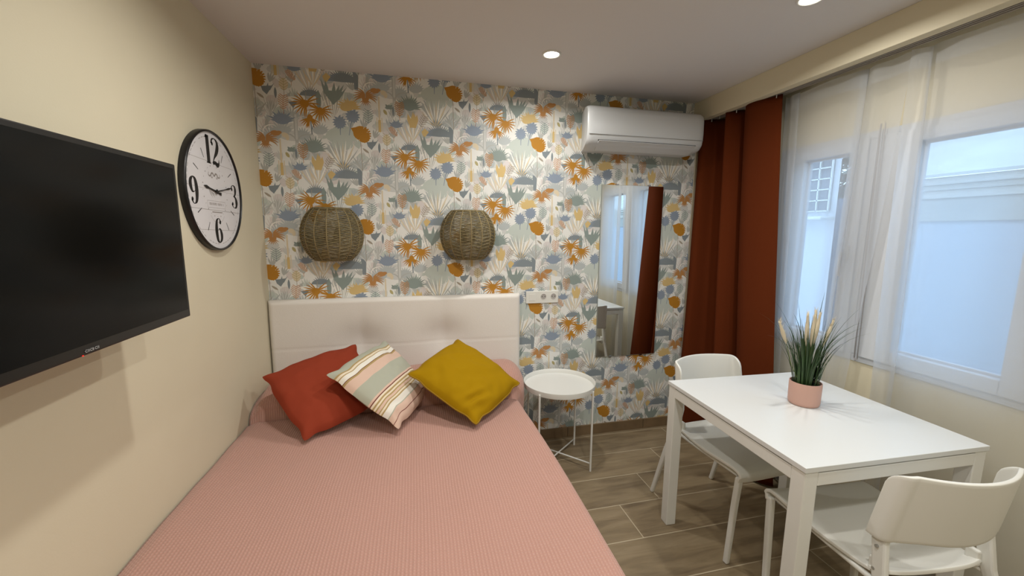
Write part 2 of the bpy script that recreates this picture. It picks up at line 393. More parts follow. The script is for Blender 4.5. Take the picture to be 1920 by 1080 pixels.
# --- double palm in orange
def rosette(x, y, r, angs, c, layer, wd=2.5, bend=20):
    for a in angs:
        s_ = 1 if (90 < a % 360 < 270) else -1
        blade(x, y, a, r * (1.1 if int(a) % 2 else 1.0), wd, c, layer, bend=s_ * bend, n=4, base=.6)
    ell(x, y, r * .24, r * .30, c, layer)
rosette(-84.5, -45, 22, [33, 51, 118, 136, 153, 169, 185, 203, 221, 239, 257, 275, 345, 7], 'orange', 10)
rosette(-62, -35, 19, [37, 17, 357, 337, 317, 297, 277, 255, 235, 213, 195, 175, 153, 133], 'orange', 10)
rosette(-79, -22, 19, [200, 214, 228, 242, 258, 296, 310, 322, 336], 'orange', 10, wd=2.2, bend=12)
blade(-79, -20, 250, 17, 3.4, 'orange', 10); strip([(-84, -50), (-83, -64)], [1.3, .7], 'stem', 10)
strip([(-78, -18), (-77, 6)], [2.0, 2.0], 'slate', 9); strip([(-72, -14), (-77, -2)], [1.4, 1.4], 'slate', 9)
# --- orange leaf on its stem
strip([(.5, 12), (1.5, 64)], [1.0, 1.1], 'stem', 9)
for s_ in (-1, 1): blade(1, 66, 90 + s_ * 22, 32, 3.2, 'greystroke', 6, bend=s_ * 22, n=6); blade(1, 66, 90 + s_ * 34, 26, 1.6, 'palegrey', 6, bend=s_ * 40, n=6)
ell(1.5, -1, 13.0, 12.6, 'orange', 11, rot=20, n=18); ell(5, 4, 10.5, 11.5, 'orange', 11, rot=-35, n=16)
tri((-15, -9), (-3, -12), (-8, 4), 'orange', 11); tri((-2, 9), (12, 6), (7.5, 16), 'orange', 11)
for i in range(8):
    a = math.radians(-60 + i * 17); strip([(3 + 10 * math.cos(a), 1 + 10 * math.sin(a)), (3 + 15.2 * math.cos(a), 1 + 15.2 * math.sin(a))], [3.4, 2.0], 'orange', 11)
for (x, y) in ((6, -9), (-6, 8), (-2, 9.5), (11, -3)): strip([(x, y), (x * 1.15, y * 1.35)], [.8, .8], 'beige', 12)

def clip(poly, x0, x1, z0, z1):
    def cut(P, f):
        out = []
        for i in range(len(P)):
            a, b = P[i - 1], P[i]; fa, fb = f(a), f(b)
            if (fa >= 0) != (fb >= 0): t = fa / (fa - fb); out.append((a[0] + (b[0] - a[0]) * t, a[1] + (b[1] - a[1]) * t))
            if fb >= 0: out.append(b)
        return out
    for f in (lambda p: p[0] - x0, lambda p: x1 - p[0], lambda p: p[1] - z0, lambda p: z1 - p[1]):
        poly = cut(poly, f)
        if len(poly) < 3: return None
    return poly
def wallpaper():
    """one flat printed sheet: the repeat is cut into non-overlapping faces once, then laid in a half-drop lattice"""
    from mathutils.geometry import delaunay_2d_cdt
    CA, CB = .53 / .00331, .526 / .0032
    items = []
    for k in (-1, 0, 1):
        for l in (-2, -1, 0, 1, 2):
            for n_, (ly, ci, P) in enumerate(motif):
                q = clip([(x + k * CA + CA * .6, y + l * CB + (CB / 2 if k else 0) + CB * .55) for x, y in P], 0, CA, 0, CB)
                if not q: continue
                ar = sum(q[i - 1][0] * q[i][1] - q[i][0] * q[i - 1][1] for i in range(len(q)))
                if abs(ar) < .02: continue
                if ar < 0: q = q[::-1]
                items.append((ly, n_, ci, q))
    vs = []; fs = []; key = []
    for ly, n_, ci, q in items:
        o = len(vs); vs += [Vector((round(x, 3), round(y, 3))) for x, y in q]; fs.append(list(range(o, o + len(q)))); key.append((ly, n_, ci))
    o = len(vs); vs += [Vector((0, 0)), Vector((CA, 0)), Vector((CA, CB)), Vector((0, CB))]; fs.append([o, o + 1, o + 2, o + 3]); key.append((-1, 0, 0))
    V, E_, F_, ov, oe, of = delaunay_2d_cdt(vs, [], fs, 1, 1e-4, True)
    cells = []
    for f, src in zip(F_, of):
        if not src: continue
        cells.append((f, max(key[i] for i in src)[2]))
    X0, X1, Z0, Z1 = .002, 2.752, .073, H
    mb = MB(); mb.box(0, XW + .1, .0, .1, 0, H, len(PCN))
    U0, V0, A, B = .0069, 2.2684, .53, .526
    W = [((v[0] - CA * .6) * .00331, (v[1] - CB * .55) * .0032) for v in V]
    for i in range(-1, 7):
        for j in range(-6, 4):
            ox = U0 + i * A; oz = V0 + j * B + (B / 2 if i % 2 else 0)
            xa, xb = ox - .6 * A, ox + .4 * A; za, zb = oz - .45 * B, oz + .55 * B
            if xb < X0 or xa > X1 or zb < Z0 or za > Z1: continue
            inside = xa >= X0 and xb <= X1 and za >= Z0 and zb <= Z1
            if inside:
                mb.add([(ox + x, -.0008, oz - z) for x, z in W], [tuple(f) for f, c in cells]); mb.m[-len(cells):] = [c for f, c in cells]
            else:
                for f, c in cells:
                    q = clip([(ox + W[t][0], oz - W[t][1]) for t in f], X0, X1, Z0, Z1)
                    if q: mb.add([(x, -.0008, z) for x, z in q], [tuple(range(len(q)))], c)
    ms = [mat('paper_' + k, v, .62, spec=.3) for k, v in PC.items()] + [M_cream]
    return struct(mb.build('wall_back', ms))
wallpaper()

# ------------------------------------------------------------------ window wall, bulkhead, windows
W1 = (-1.065, -.56); W2 = (-1.76, -1.067); ZS, ZT = .84, 1.93
mb = MB()
mb.box(XW, XW + .12, YF, 0, 0, ZS); mb.box(XW, XW + .12, YF, 0, ZT, H)
for a_, b_ in ((YF, W2[0]), (W2[1], W1[0]), (W1[1], 0)): mb.box(XW, XW + .12, a_, b_, ZS, ZT)
struct(mb.build('wall_right', M_cream))
struct(MB().box(XB, XB + .05, YF, 0, 2.2085, H).build('trim_1', M_cream, bevel=.002))
def gmat():
    m = bpy.data.materials.new('window_glass'); m.use_nodes = True; nt = m.node_tree; N = nt.nodes; L = nt.links
    for n in list(N):
        if n.type != 'OUTPUT_MATERIAL': N.remove(n)
    out = [n for n in N if n.type == 'OUTPUT_MATERIAL'][0]
    t = N.new('ShaderNodeBsdfTransparent'); t.inputs[0].default_value = (.95, .97, .98, 1)
    g = N.new('ShaderNodeBsdfGlossy'); g.inputs['Roughness'].default_value = .02
    f = N.new('ShaderNodeLayerWeight'); f.inputs[0].default_value = .5; pw = N.new('ShaderNodeMath'); pw.operation = 'POWER'; L.new(f.outputs['Facing'], pw.inputs[0]); pw.inputs[1].default_value = 5
    sc = N.new('ShaderNodeMath'); sc.operation = 'MULTIPLY_ADD'; L.new(pw.outputs[0], sc.inputs[0]); sc.inputs[1].default_value = .9; sc.inputs[2].default_value = .04
    mx = N.new('ShaderNodeMixShader'); L.new(sc.outputs[0], mx.inputs[0]); L.new(t.outputs[0], mx.inputs[1]); L.new(g.outputs[0], mx.inputs[2]); L.new(mx.outputs[0], out.inputs[0])
    return m
M_glass = gmat()
def frame_mb(y0, y1, z0, z1, x0, x1, w_):
    m = MB(); m.box(x0, x1, y0, y1, z0, z0 + w_); m.box(x0, x1, y0, y1, z1 - w_, z1)
    m.box(x0, x1, y0, y0 + w_, z0 + w_, z1 - w_); m.box(x0, x1, y1 - w_, y1, z0 + w_, z1 - w_); return m
for k, (y0, y1, p0, p1) in enumerate(((W1[0], W1[1], -.965, -.715), (W2[0], W2[1], -1.59, -1.235))):
    fr = struct(frame_mb(y0, y1, ZS, ZT, XW - .008, XW + .06, .035).build('window_%d' % (k + 1), M_win, bevel=.003))
    # sash: rails between the outer frame and the pane
    m = MB(); a0, a1, b0, b1 = y0 + .03, y1 - .03, ZS + .03, ZT - .03
    m.box(XW - .02, XW + .045, a0, p0, b0, b1); m.box(XW - .02, XW + .045, p1, a1, b0, b1)
    m.box(XW - .02, XW + .045, p0, p1, b0, .93); m.box(XW - .02, XW + .045, p0, p1, 1.847, b1)
    m.build('sash', M_win, fr, bevel=.004)
    bd = frame_mb(p0 - .002, p1 + .002, .928, 1.849, XW + .012, XW + .03, .012); bd.build('glazing_bead', M_win, fr, bevel=.002)
    MB().box(XW + .02, XW + .024, p0, p1, .93, 1.847).build('pane', M_glass, fr)
    hy = y0 + .07
    hm = MB(); hm.box(XW - .03, XW - .02, hy - .014, hy + .014, 1.33, 1.40); hm.tube([(XW - .03, hy, 1.365), (XW - .055, hy, 1.365), (XW - .057, hy, 1.34), (XW - .057, hy, 1.25)], .009, 8)
    hm.build('handle', M_win, fr, smooth=True, angle=40)
# roller blind cord beside the first window
m = MB(); m.tube([(XW - .030, -1.085, 1.95), (XW - .030, -1.092, 1.3), (XW - .031, -1.10, .86)], .003, 6); m.tube([(XW - .030, -1.103, 1.95), (XW - .030, -1.109, 1.3), (XW - .031, -1.113, .86)], .0022, 6)
m.tube([(XW - .031, -1.10, .862), (XW - .033, -1.1065, .852), (XW - .031, -1.113, .862)], .004, 6)
tag(m.build('blind_cord', mat('grey_cord', (168, 166, 168), .8), smooth=True), 'thin grey looped blind cord hanging between the two windows', 'cord')
# curtain rail under the bulkhead
rl = empty('curtain_rail', (2.80, -2.2, 2.236))
m = MB(); L_ = 2.19
for dx in (-.022, -.004, .014, .032): m.box(dx - .0035, dx + .0035, -L_, L_ , -.022, 0)
m.box(-.026, .036, -L_, L_, 0, .006); m.build('track', M_rail, rl)
for k in range(8): MB().box(-.02, .03, -L_ + .1 + k * .6, -L_ + .13 + k * .6, .006, H - 2.236).build('bracket', M_pvc, rl)
tag(rl, 'white double curtain track running behind the cream bulkhead above the windows', 'curtain rail')

# ------------------------------------------------------------------ outside
M_blue = mat('courtyard_render', (176, 186, 200), .9, bump=.2, bscale=30, var=.03, vscale=2)
M_bandd = mat('grey_band', (176, 176, 172), .9, var=.05)
M_fascia = mat('eave_board', (206, 203, 196), .8, var=.06, vscale=4)
M_roof = mat('weathered_roof', (200, 202, 198), .9, bump=.6, bscale=14, var=.07, vscale=5)
nb = empty('neighbouring_house', (4.5, -2.0, 0))
MB().box(0, .2, -5.0, 2.15, 0, 1.55).build('wall', M_blue, nb)
MB().box(-.02, .2, -5.0, 2.15, 1.55, 1.71).build('soffit_band', M_bandd, nb, bevel=.004)
m = MB()
for k, (z0, z1, o_) in enumerate(((1.71, 1.765, -.04), (1.765, 1.80, -.07), (1.80, 1.85, -.11))): m.box(o_, .2, -5.0, 2.15, z0, z1)
m.build('eave', M_fascia, nb, bevel=.006)
m = MB()
for k in range(9):
    x0 = -.14 + k * .28; z0 = 1.85 + k * .12
    m.add([(x0, -5.0, z0), (x0, 2.15, z0), (x0 + .3, 2.15, z0 + .145), (x0 + .3, -5.0, z0 + .145), (x0, -5.0, z0 + .02), (x0, 2.15, z0 + .02), (x0 + .3, 2.15, z0 + .165), (x0 + .3, -5.0, z0 + .165)],
          [(0, 3, 2, 1), (4, 5, 6, 7), (0, 1, 5, 4), (2, 3, 7, 6), (1, 2, 6, 5), (3, 0, 4, 7)])
m.build('roof', M_roof, nb)
tag(nb, 'pale low building with stepped eave and bright roof seen through the right window', 'building')
wb = empty('white_annexe', (4.6, .9, 0))
MB().add([(0, -.475, 0), (.3, -.20, 0), (.3, 1.2, 0), (0, 1.2, 0), (0, -.475, 2.9), (.3, -.20, 2.9), (.3, 1.2, 2.9), (0, 1.2, 2.9)], [(0, 3, 2, 1), (4, 5, 6, 7), (0, 1, 5, 4), (1, 2, 6, 5), (2, 3, 7, 6), (3, 0, 4, 7)]).build('wall', mat('white_render', (214, 218, 224), .9, bump=.1), wb)
m = MB(); Y0, Y1, Z0, Z1 = -.415, -.183, 1.668, 2.164
m.box(-.012, 0, Y0, Y1, Z0, Z1); fr = m.build('window', mat('dim_window', (104, 108, 116), .3), wb)
m = MB()
for k in range(6): m.box(-.03, -.012, Y0, Y1, Z0 + k * (Z1 - Z0) / 5 - .005, Z0 + k * (Z1 - Z0) / 5 + .005)
for k in range(3): m.box(-.03, -.012, Y0 + k * (Y1 - Y0) / 2 - .005, Y0 + k * (Y1 - Y0) / 2 + .005, Z0 - .008, Z1 + .008)
m.build('grille', M_white, fr)
MB().box(-.16, 0, -.47, .1, 1.585, 1.615).build('sill', M_white, wb, bevel=.01)
tag(wb, 'white building with small barred window seen through the left window', 'building')
lw = MB().box(4.95, 5.05, .17, .95, 0, 1.80).build('garden_wall', M_blue); tag(lw, 'low pale courtyard wall below grey foliage outside the left window', 'wall')
rg = random.Random(3); m = MB()
for k in range(2400):
    c = Vector((5.32 + max(-.2, min(.2, rg.gauss(0, .12))), rg.uniform(.45, 1.2), 1.5 + rg.random() ** .8 * 1.2)); d = Vector((rg.uniform(-1, 1), rg.uniform(-1, 1), rg.uniform(-.6, 1))).normalized()
    a = d.orthogonal().normalized() * .022; m.add([c - d * .06, c + a, c + d * .06, c - a], [(0, 1, 2, 3)])
sh = empty('shrub', (5.25, .8, 0)); m.v = [(x - 5.25, y - .8, z) for x, y, z in m.v]
m.build('foliage', mat('grey_foliage', (138, 150, 140), .8, var=.3, vscale=20), sh)
MB().tube([(0, 0, 0), (.02, .03, 1.0), (0, 0, 2.0)], [.03, .025, .01], 8).build('stem', mat('bark', (110, 98, 84), .9), sh)
tag(sh, 'grey-green leafy shrub behind the courtyard wall outside', 'shrub')
struct(MB().box(XW + .12, 8, -5, 3, -.08, -.01).build('ground', mat('courtyard_paving', (190, 190, 188), .9, var=.1)))

# ------------------------------------------------------------------ ceiling spots
M_lamp = mat('lamp_diffuser', (255, 255, 250), .5, emit=(255, 248, 232), es=14)
def spotlight(x, y, label):
    t = empty('recessed_spotlight', (x, y, H))
    MB().lathe([(.037, -.002), (.039, -.006), (.046, -.006), (.048, -.001), (.048, 0)], n=36).build('trim_ring', M_white, t, smooth=True)
    MB().lathe([(.0005, -.0015), (.038, -.0015)], n=32, capb=True).build('diffuser', M_lamp, t)
    l = bpy.data.lights.new('spot_light', 'AREA'); l.shape = 'DISK'; l.size = .07; l.energy = SPOT_W; l.color = (1.0, .97, .91); l.spread = math.radians(165)
    lo = bpy.data.objects.new('spot_light', l); COL.objects.link(lo); lo.parent = t; lo.location = (0, 0, -.012)
    return tag(t, label, 'ceiling light', 'recessed ceiling spotlights')
spotlight(1.516, -.501, 'round white recessed ceiling spotlight nearest the wallpapered wall')
spotlight(2.306, -1.20, 'recessed ceiling spotlight cut by the top edge, above the table')
for x, y in ((.70, -1.20), (1.516, -1.95), (.70, -2.75), (2.306, -2.75), (1.516, -3.6)):
    spotlight(x, y, 'recessed ceiling spotlight out of view behind the camera side of the room')

# ------------------------------------------------------------------ television
tv = empty('television', (0, -1.574, 1.42))
hw, hh = .376, .2165
MB().box(.155, .18, -hw, hw, -hh, hh).build('bezel', M_black, tv, bevel=.003)
M_screen = mat('tv_screen', (8, 9, 10), .16, spec=.13)
MB().box(.1795, .1808, -hw + .012, hw - .012, -hh + .022, hh - .012).build('screen', M_screen, tv)
MB().box(.10, .156, -hw + .10, hw - .10, -hh + .01, hh - .06).build('rear_housing', M_black, tv, bevel=.012)
m = MB(); m.box(0, .012, -.10, .10, -.12, .12); m.box(.012, .10, -.03, .03, -.05, .05); m.build('wall_bracket', M_black, tv)
m = MB()
lx = -.019
for k in range(6):   # little silver letters on the lower bezel
    y0 = lx + k * .0064; z0 = -hh + .006; z1 = -hh + .0115
    m.box(.18, .1812, y0, y0 + .0012, z0, z1)
    if k in (0, 2, 4): m.box(.18, .1812, y0, y0 + .0048, z0, z0 + .0012); m.box(.18, .1812, y0, y0 + .0048, z1 - .0012, z1)
    if k in (1, 5): m.box(.18, .1812, y0, y0 + .0048, (z0 + z1) / 2 - .0006, (z0 + z1) / 2 + .0006); m.box(.18, .1812, y0 + .0036, y0 + .0048, z0, z1)
    if k == 3: m.box(.18, .1812, y0 + .002, y0 + .0032, z0, z1)
o = m.build('logo', mat('silver_print', (190, 192, 196), .3, .6), tv); o['label'] = 'small silver lettering'
o = MB().box(.18, .1815, -.0265, -.0245, -hh + .001, -hh + .003).build('standby_light', mat('red_led', (190, 30, 20), .4, emit=(255, 40, 30), es=1.0), tv); o['label'] = 'tiny red standby light'
tag(tv, 'black flat-screen television on a bracket on the cream left wall', 'television')

# ------------------------------------------------------------------ wall clock (local frame: x out of the wall, y right, z up)
ck = empty('wall_clock', (0, -.572, 1.614)); R = .247
def yz_disc(m, r, x, n=64, mi=0): m.add([(x, r * math.cos(2 * PI * k / n), r * math.sin(2 * PI * k / n)) for k in range(n)], [tuple(range(n))], mi)
m = MB(); n = 72; prof = [(R - .014, .0), (R, .0), (R, .020), (R - .003, .024), (R - .007, .025), (R - .009, .022), (R - .009, .016)]
vs = []; fs = []
for (r_, x) in prof: vs += [(x, r_ * math.cos(2 * PI * k / n), r_ * math.sin(2 * PI * k / n)) for k in range(n)]
for i in range(len(prof) - 1):
    for k in range(n): fs.append((i * n + k, i * n + (k + 1) % n, (i + 1) * n + (k + 1) % n, (i + 1) * n + k))
m.add(vs, fs).build('rim', M_black, ck, smooth=True, angle=50)
M_face = mat('aged_white_face', (224, 223, 226), .5, var=.03, vscale=10); M_ink = mat('black_print', (24, 22, 22), .6); M_grey = mat('grey_print', (150, 144, 140), .6)
FX = .0162
m = MB(); yz_disc(m, R - .008, .016); n_ = len(m.v)
m.build('face', M_face, ck)
def rib(m, pts, ws, x, mi=0, n=None):
    if n: q = spline([(a, b, w_) for (a, b), w_ in zip(pts, ws)], n); pts = [(a, b) for a, b, _ in q]; ws = [abs(w_) for _, _, w_ in q]
    N_ = len(pts); L2 = []; R2 = []
    for i in range(N_):
        a = pts[max(i - 1, 0)]; b = pts[min(i + 1, N_ - 1)]; dx, dy = b[0] - a[0], b[1] - a[1]; l = math.hypot(dx, dy) or 1
        nx, ny = -dy / l * ws[i] / 2, dx / l * ws[i] / 2
        L2.append((x, pts[i][0] + nx, pts[i][1] + ny)); R2.append((x, pts[i][0] - nx, pts[i][1] - ny))
    vs = L2 + R2; m.add(vs, [(i, i + 1, N_ + i + 1, N_ + i) for i in range(N_ - 1)], mi)
def dot(m, y, z, r, x, n=12): m.add([(x, y + r * math.cos(2 * PI * k / n), z + r * math.sin(2 * PI * k / n)) for k in range(n)], [tuple(range(n))])
def digit(d, cy, cz, s, wx=1.0, bo=1.4):
    P = lambda pts: [(cy + a * s * wx, cz + b * s) for a, b in pts]; W_ = lambda w_: [a * s * (bo if a > .05 else 1.15) for a in w_]
    if d == '1':
        rib(m, P([(0, .5), (0, -.5)]), W_([.17, .17]), FX); rib(m, P([(-.14, .40), (-.03, .46)]), W_([.03, .09]), FX); rib(m, P([(-.15, -.49), (.15, -.49)]), W_([.03, .03]), FX)
    if d == '2':
        rib(m, P([(-.20, .28), (-.17, .42), (0, .49), (.17, .40), (.20, .22), (.10, .0), (-.08, -.22), (-.21, -.45)]), W_([.10, .06, .03, .10, .16, .14, .06, .03]), FX, n=40)
        rib(m, P([(-.21, -.44), (-.05, -.40), (.10, -.46), (.22, -.40), (.24, -.24)]), W_([.08, .10, .13, .08, .02]), FX, n=24); dot(m, cy - .16 * s * wx, cz + .28 * s, .07 * s, FX)
    if d == '3':
        rib(m, P([(-.20, .30), (-.14, .44), (0, .49), (.14, .42), (.17, .26), (.10, .08), (-.04, .02)]), W_([.10, .05, .03, .10, .15, .08, .03]), FX, n=36)
        rib(m, P([(-.04, .02), (.12, -.04), (.21, -.22), (.16, -.42), (0, -.49), (-.15, -.43), (-.21, -.30)]), W_([.03, .09, .17, .11, .03, .05, .10]), FX, n=36)
        dot(m, cy - .15 * s * wx, cz + .31 * s, .075 * s, FX); dot(m, cy - .16 * s * wx, cz - .31 * s, .075 * s, FX)
    if d in '69':
        g = 1 if d == '6' else -1; Q = lambda pts: [(cy + a * s * wx * g, cz + b * s * g) for a, b in pts]
        rib(m, Q([(.18, .34), (.10, .46), (0, .49), (-.14, .36), (-.20, .0), (-.15, -.36), (0, -.49)]), W_([.08, .05, .03, .12, .17, .13, .03]), FX, n=40)
        rib(m, Q([(0, -.49), (.15, -.36), (.19, -.18), (.12, .02), (0, .07), (-.10, .0)]), W_([.03, .12, .15, .10, .03, .02]), FX, n=32)
        dot(m, cy + .14 * s * wx * g, cz + .33 * s * g, .075 * s, FX)
for ds in ((('1', -.034, .168, .112, 1.1), ('2', .026, .165, .112, 1.1)), (('6', 0, -.163, .104, 1.05),), (('3', .175, -.008, .104, 1.05),), (('9', -.175, -.008, .104, 1.05),)):
    m = MB()
    for d_ in ds: digit(*d_)
    m.build('numeral', M_ink, ck)
for h in (1, 2, 4, 5, 7, 8, 10, 11):
    a = PI / 2 - h * PI / 6; r0, r1 = .148, .186; m = MB(); rib(m, [(r0 * math.cos(a), r0 * math.sin(a)), (r1 * math.cos(a), r1 * math.sin(a))], [.003, .0042], FX); m.build('hour_mark', M_ink, ck)
m = MB()
for k in range(60):
    if k % 5 == 0: continue
    a = k * PI / 30; a2 = a + .07
    rib(m, [(.219 * math.cos(a), .219 * math.sin(a)), (.219 * math.cos(a2), .219 * math.sin(a2))], [.0022, .0022], FX)
for k in range(24): a = k * PI / 12; dot(m, .105 * math.cos(a), .105 * math.sin(a), .0028 if k % 2 else .0018, FX)
for z, w_ in ((.118, .0012), (.006, .001), (-.078, .0016), (-.160, .0012)):
    l = math.sqrt((R - .012) ** 2 - z * z); rib(m, [(-l, z + .004), (-.11, z), (.0, z), (l, z - .003)] if z in (.006,) else [(-l, z + .003), (l, z - .004)], [w_] * (4 if z == .006 else 2), FX)
for s_ in (-1, 1):   # scroll ornament
    rib(m, [(0, .062), (s_ * .014, .074), (s_ * .028, .068), (s_ * .026, .056), (s_ * .016, .056), (s_ * .019, .064)], [.006, .008, .006, .004, .003, .002], FX, n=24)
    rib(m, [(s_ * .028, .066), (s_ * .040, .060), (s_ * .050, .066), (s_ * .046, .076)], [.004, .006, .004, .002], FX, n=16)
for s_ in (-1, 1): rib(m, [(s_ * .078, -.040), (s_ * .078, -.068)], [.001, .001], FX)
rib(m, [(-.078, -.040), (.078, -.040)], [.001, .001], FX); rib(m, [(-.078, -.068), (.078, -.068)], [.001, .001], FX)
rg = random.Random(8); y = -.062
while y < .062:      # the small illegible line of lettering
    w_ = rg.uniform(.003, .006)
    if rg.random() > .12: rib(m, [(y, -.047), (y + w_ * .4, -.058)], [.0014, .0014], FX); rib(m, [(y + w_ * .6, -.0475), (y + w_ * .6, -.058)], [.0012, .0012], FX)
    y += w_ + .0025
rib(m, [(-.045, -.086), (.045, -.086)], [.004, .004], FX)
rib(m, [(-.06, -.10), (-.03, -.125), (.03, -.125), (.06, -.10)], [.001] * 4, FX, n=16)
for k in range(7): rib(m, [(-.055 + k * .006, .005 - .002 * k), (-.045 + k * .007, -.018 - .004 * (k % 3))], [.003, .001], FX)
m.build('dial_print', M_grey, ck)
def hand(L1, tail, ang, w_, x):
    a = math.radians(ang); c, s_ = math.cos(a), math.sin(a)
    rib(m, [(-tail * c, -tail * s_), (-tail * .4 * c, -tail * .4 * s_), (0, 0), (L1 * .55 * c, L1 * .55 * s_), (L1 * .8 * c, L1 * .8 * s_), (L1 * c, L1 * s_)], [w_ * 1.5, w_ * .6, w_ * .9, w_ * .6, w_ * 1.4, w_ * .15], x)
m = MB(); hand(.100, .045, 170, .009, FX + .003); m.build('hour_hand', M_ink, ck, solid=.001)
m = MB(); hand(.150, .0, 11, .006, FX + .005); dot(m, 0, 0, .010, FX + .006); m.build('minute_hand', M_ink, ck, solid=.001)
tag(ck, 'large round black-rimmed wall clock with 12, 3, 6, 9 numerals', 'clock')

# ------------------------------------------------------------------ wicker wall lamps
M_wick = mat('grey_brown_wicker', (124, 111, 78), .8, var=.25, vscale=60); M_rib = mat('pale_wicker_rib', (136, 121, 86), .8, var=.15, vscale=50)
def wall_lamp(x, z, label):
    t = empty('wall_lamp', (x, 0, z)); RX, RY, HZ = .168, .165, .146
    def P(th, zz, k=1.0):      # th 0..pi around the front
        f = math.sqrt(max(0, 1 - (zz / HZ * .80) ** 2)) if True else 1
        return Vector((-RX * math.cos(th) * f * k, -.012 - RY * math.sin(th) * f * k, zz))
    m = MB(); rows = 30; seg = 48; nr = 9
    for i in range(rows):
        zb = -HZ + .006 + i * (2 * HZ - .012) / (rows - 1)
        for off, k in ((0, 1.0),):
            pts = []
            for s_ in range(seg + 1):
                th = PI * s_ / seg; ph = s_ / seg * (nr - 1); tri_ = abs((ph % 2) - 1) - .5
                zz = zb + tri_ * .012 * (1 - (zb / HZ) ** 6); zz = max(-HZ + .002, min(HZ - .002, zz)) + rg.uniform(-.0006, .0006)
                wob = 1 + .012 * math.sin(ph * PI + i * PI)
                pts.append(P(th, zz, k * wob))
            m.tube(pts, .0040, 5)
    m.build('weave', M_wick, t, smooth=True)
    for k in range(nr):
        th = PI * k / (nr - 1); MB().tube([P(th, -HZ + 2 * HZ * j / 16, 1.012) for j in range(17)], .0036, 6).build('rib', M_rib, t, smooth=True)
    for zz in (-HZ, HZ): m = MB(); m.tube([P(PI * k / 30, zz) for k in range(31)], .0048, 6); m.tube([P(0, zz), P(PI, zz)], .004, 6); m.build('rim_wire', M_wick, t, smooth=True)
    m = MB(); m.box(-.045, .045, -.014, 0, -.045, .045); m.box(-.008, .008, -.07, -.014, -.008, .008); m.build('wall_plate', M_black, t, bevel=.003)
    m = MB(); m.lathe([(.014, -.03), (.014, .0), (.018, .01), (.029, .04), (.027, .06), (.014, .074), (.0005, .078)], (0, -.07, 0), n=20); m.build('bulb', mat('frosted_bulb', (235, 232, 225), .4), t, smooth=True)
    return tag(t, label, 'wall lamp', 'woven wicker wall lamps above the bed')
wall_lamp(.362, 1.432, 'woven wicker wall lamp nearer the clock, left one over the bed')
wall_lamp(1.152, 1.432, 'woven wicker wall lamp nearer the air conditioner, right one over the bed')

# ------------------------------------------------------------------ headboard
M_leather = mat('white_leatherette', (226, 222, 216), .5, bump=.08, bscale=180)
def hb(u, v):
    x = u * 1.478; z = .30 + v * .755; d = .055
    for tx in (.500, .985):
        for tz in (.80 if tx > .6 else .79,):
            r2 = ((x - tx) / .13) ** 2 + ((z - tz) / .10) ** 2; d -= .030 * math.exp(-r2)
            d -= .006 * math.exp(-((x - tx) / .035) ** 2) * math.exp(-((z - tz) / .20) ** 2)
    d += .006 * math.sin(min(1, max(0, z - .30) / .755) * PI)
    d -= .0022 * math.exp(-((z - .772) / .005) ** 2)
    e = min(x, 1.478 - x, 1.055 - z); d -= .02 * max(0, 1 - e / .02) ** 2
    return (x, -d, z)
m = MB(); m.grid(hb, 148, 90)
m.add([(0, 0, .30), (1.478, 0, .30), (1.478, 0, 1.055), (0, 0, 1.055), (0, -.035, .30), (1.478, -.035, .30), (1.478, -.035, 1.055), (0, -.035, 1.055)],
      [(0, 1, 2, 3), (0, 4, 5, 1), (2, 6, 7, 3), (1, 5, 6, 2), (0, 3, 7, 4)])
o = empty('headboard', (.006, -.004, 0)); m.build('padded_panel', M_leather, o, smooth=True, angle=60)
tag(o, 'wide white tufted leatherette headboard against the wallpaper', 'headboard')

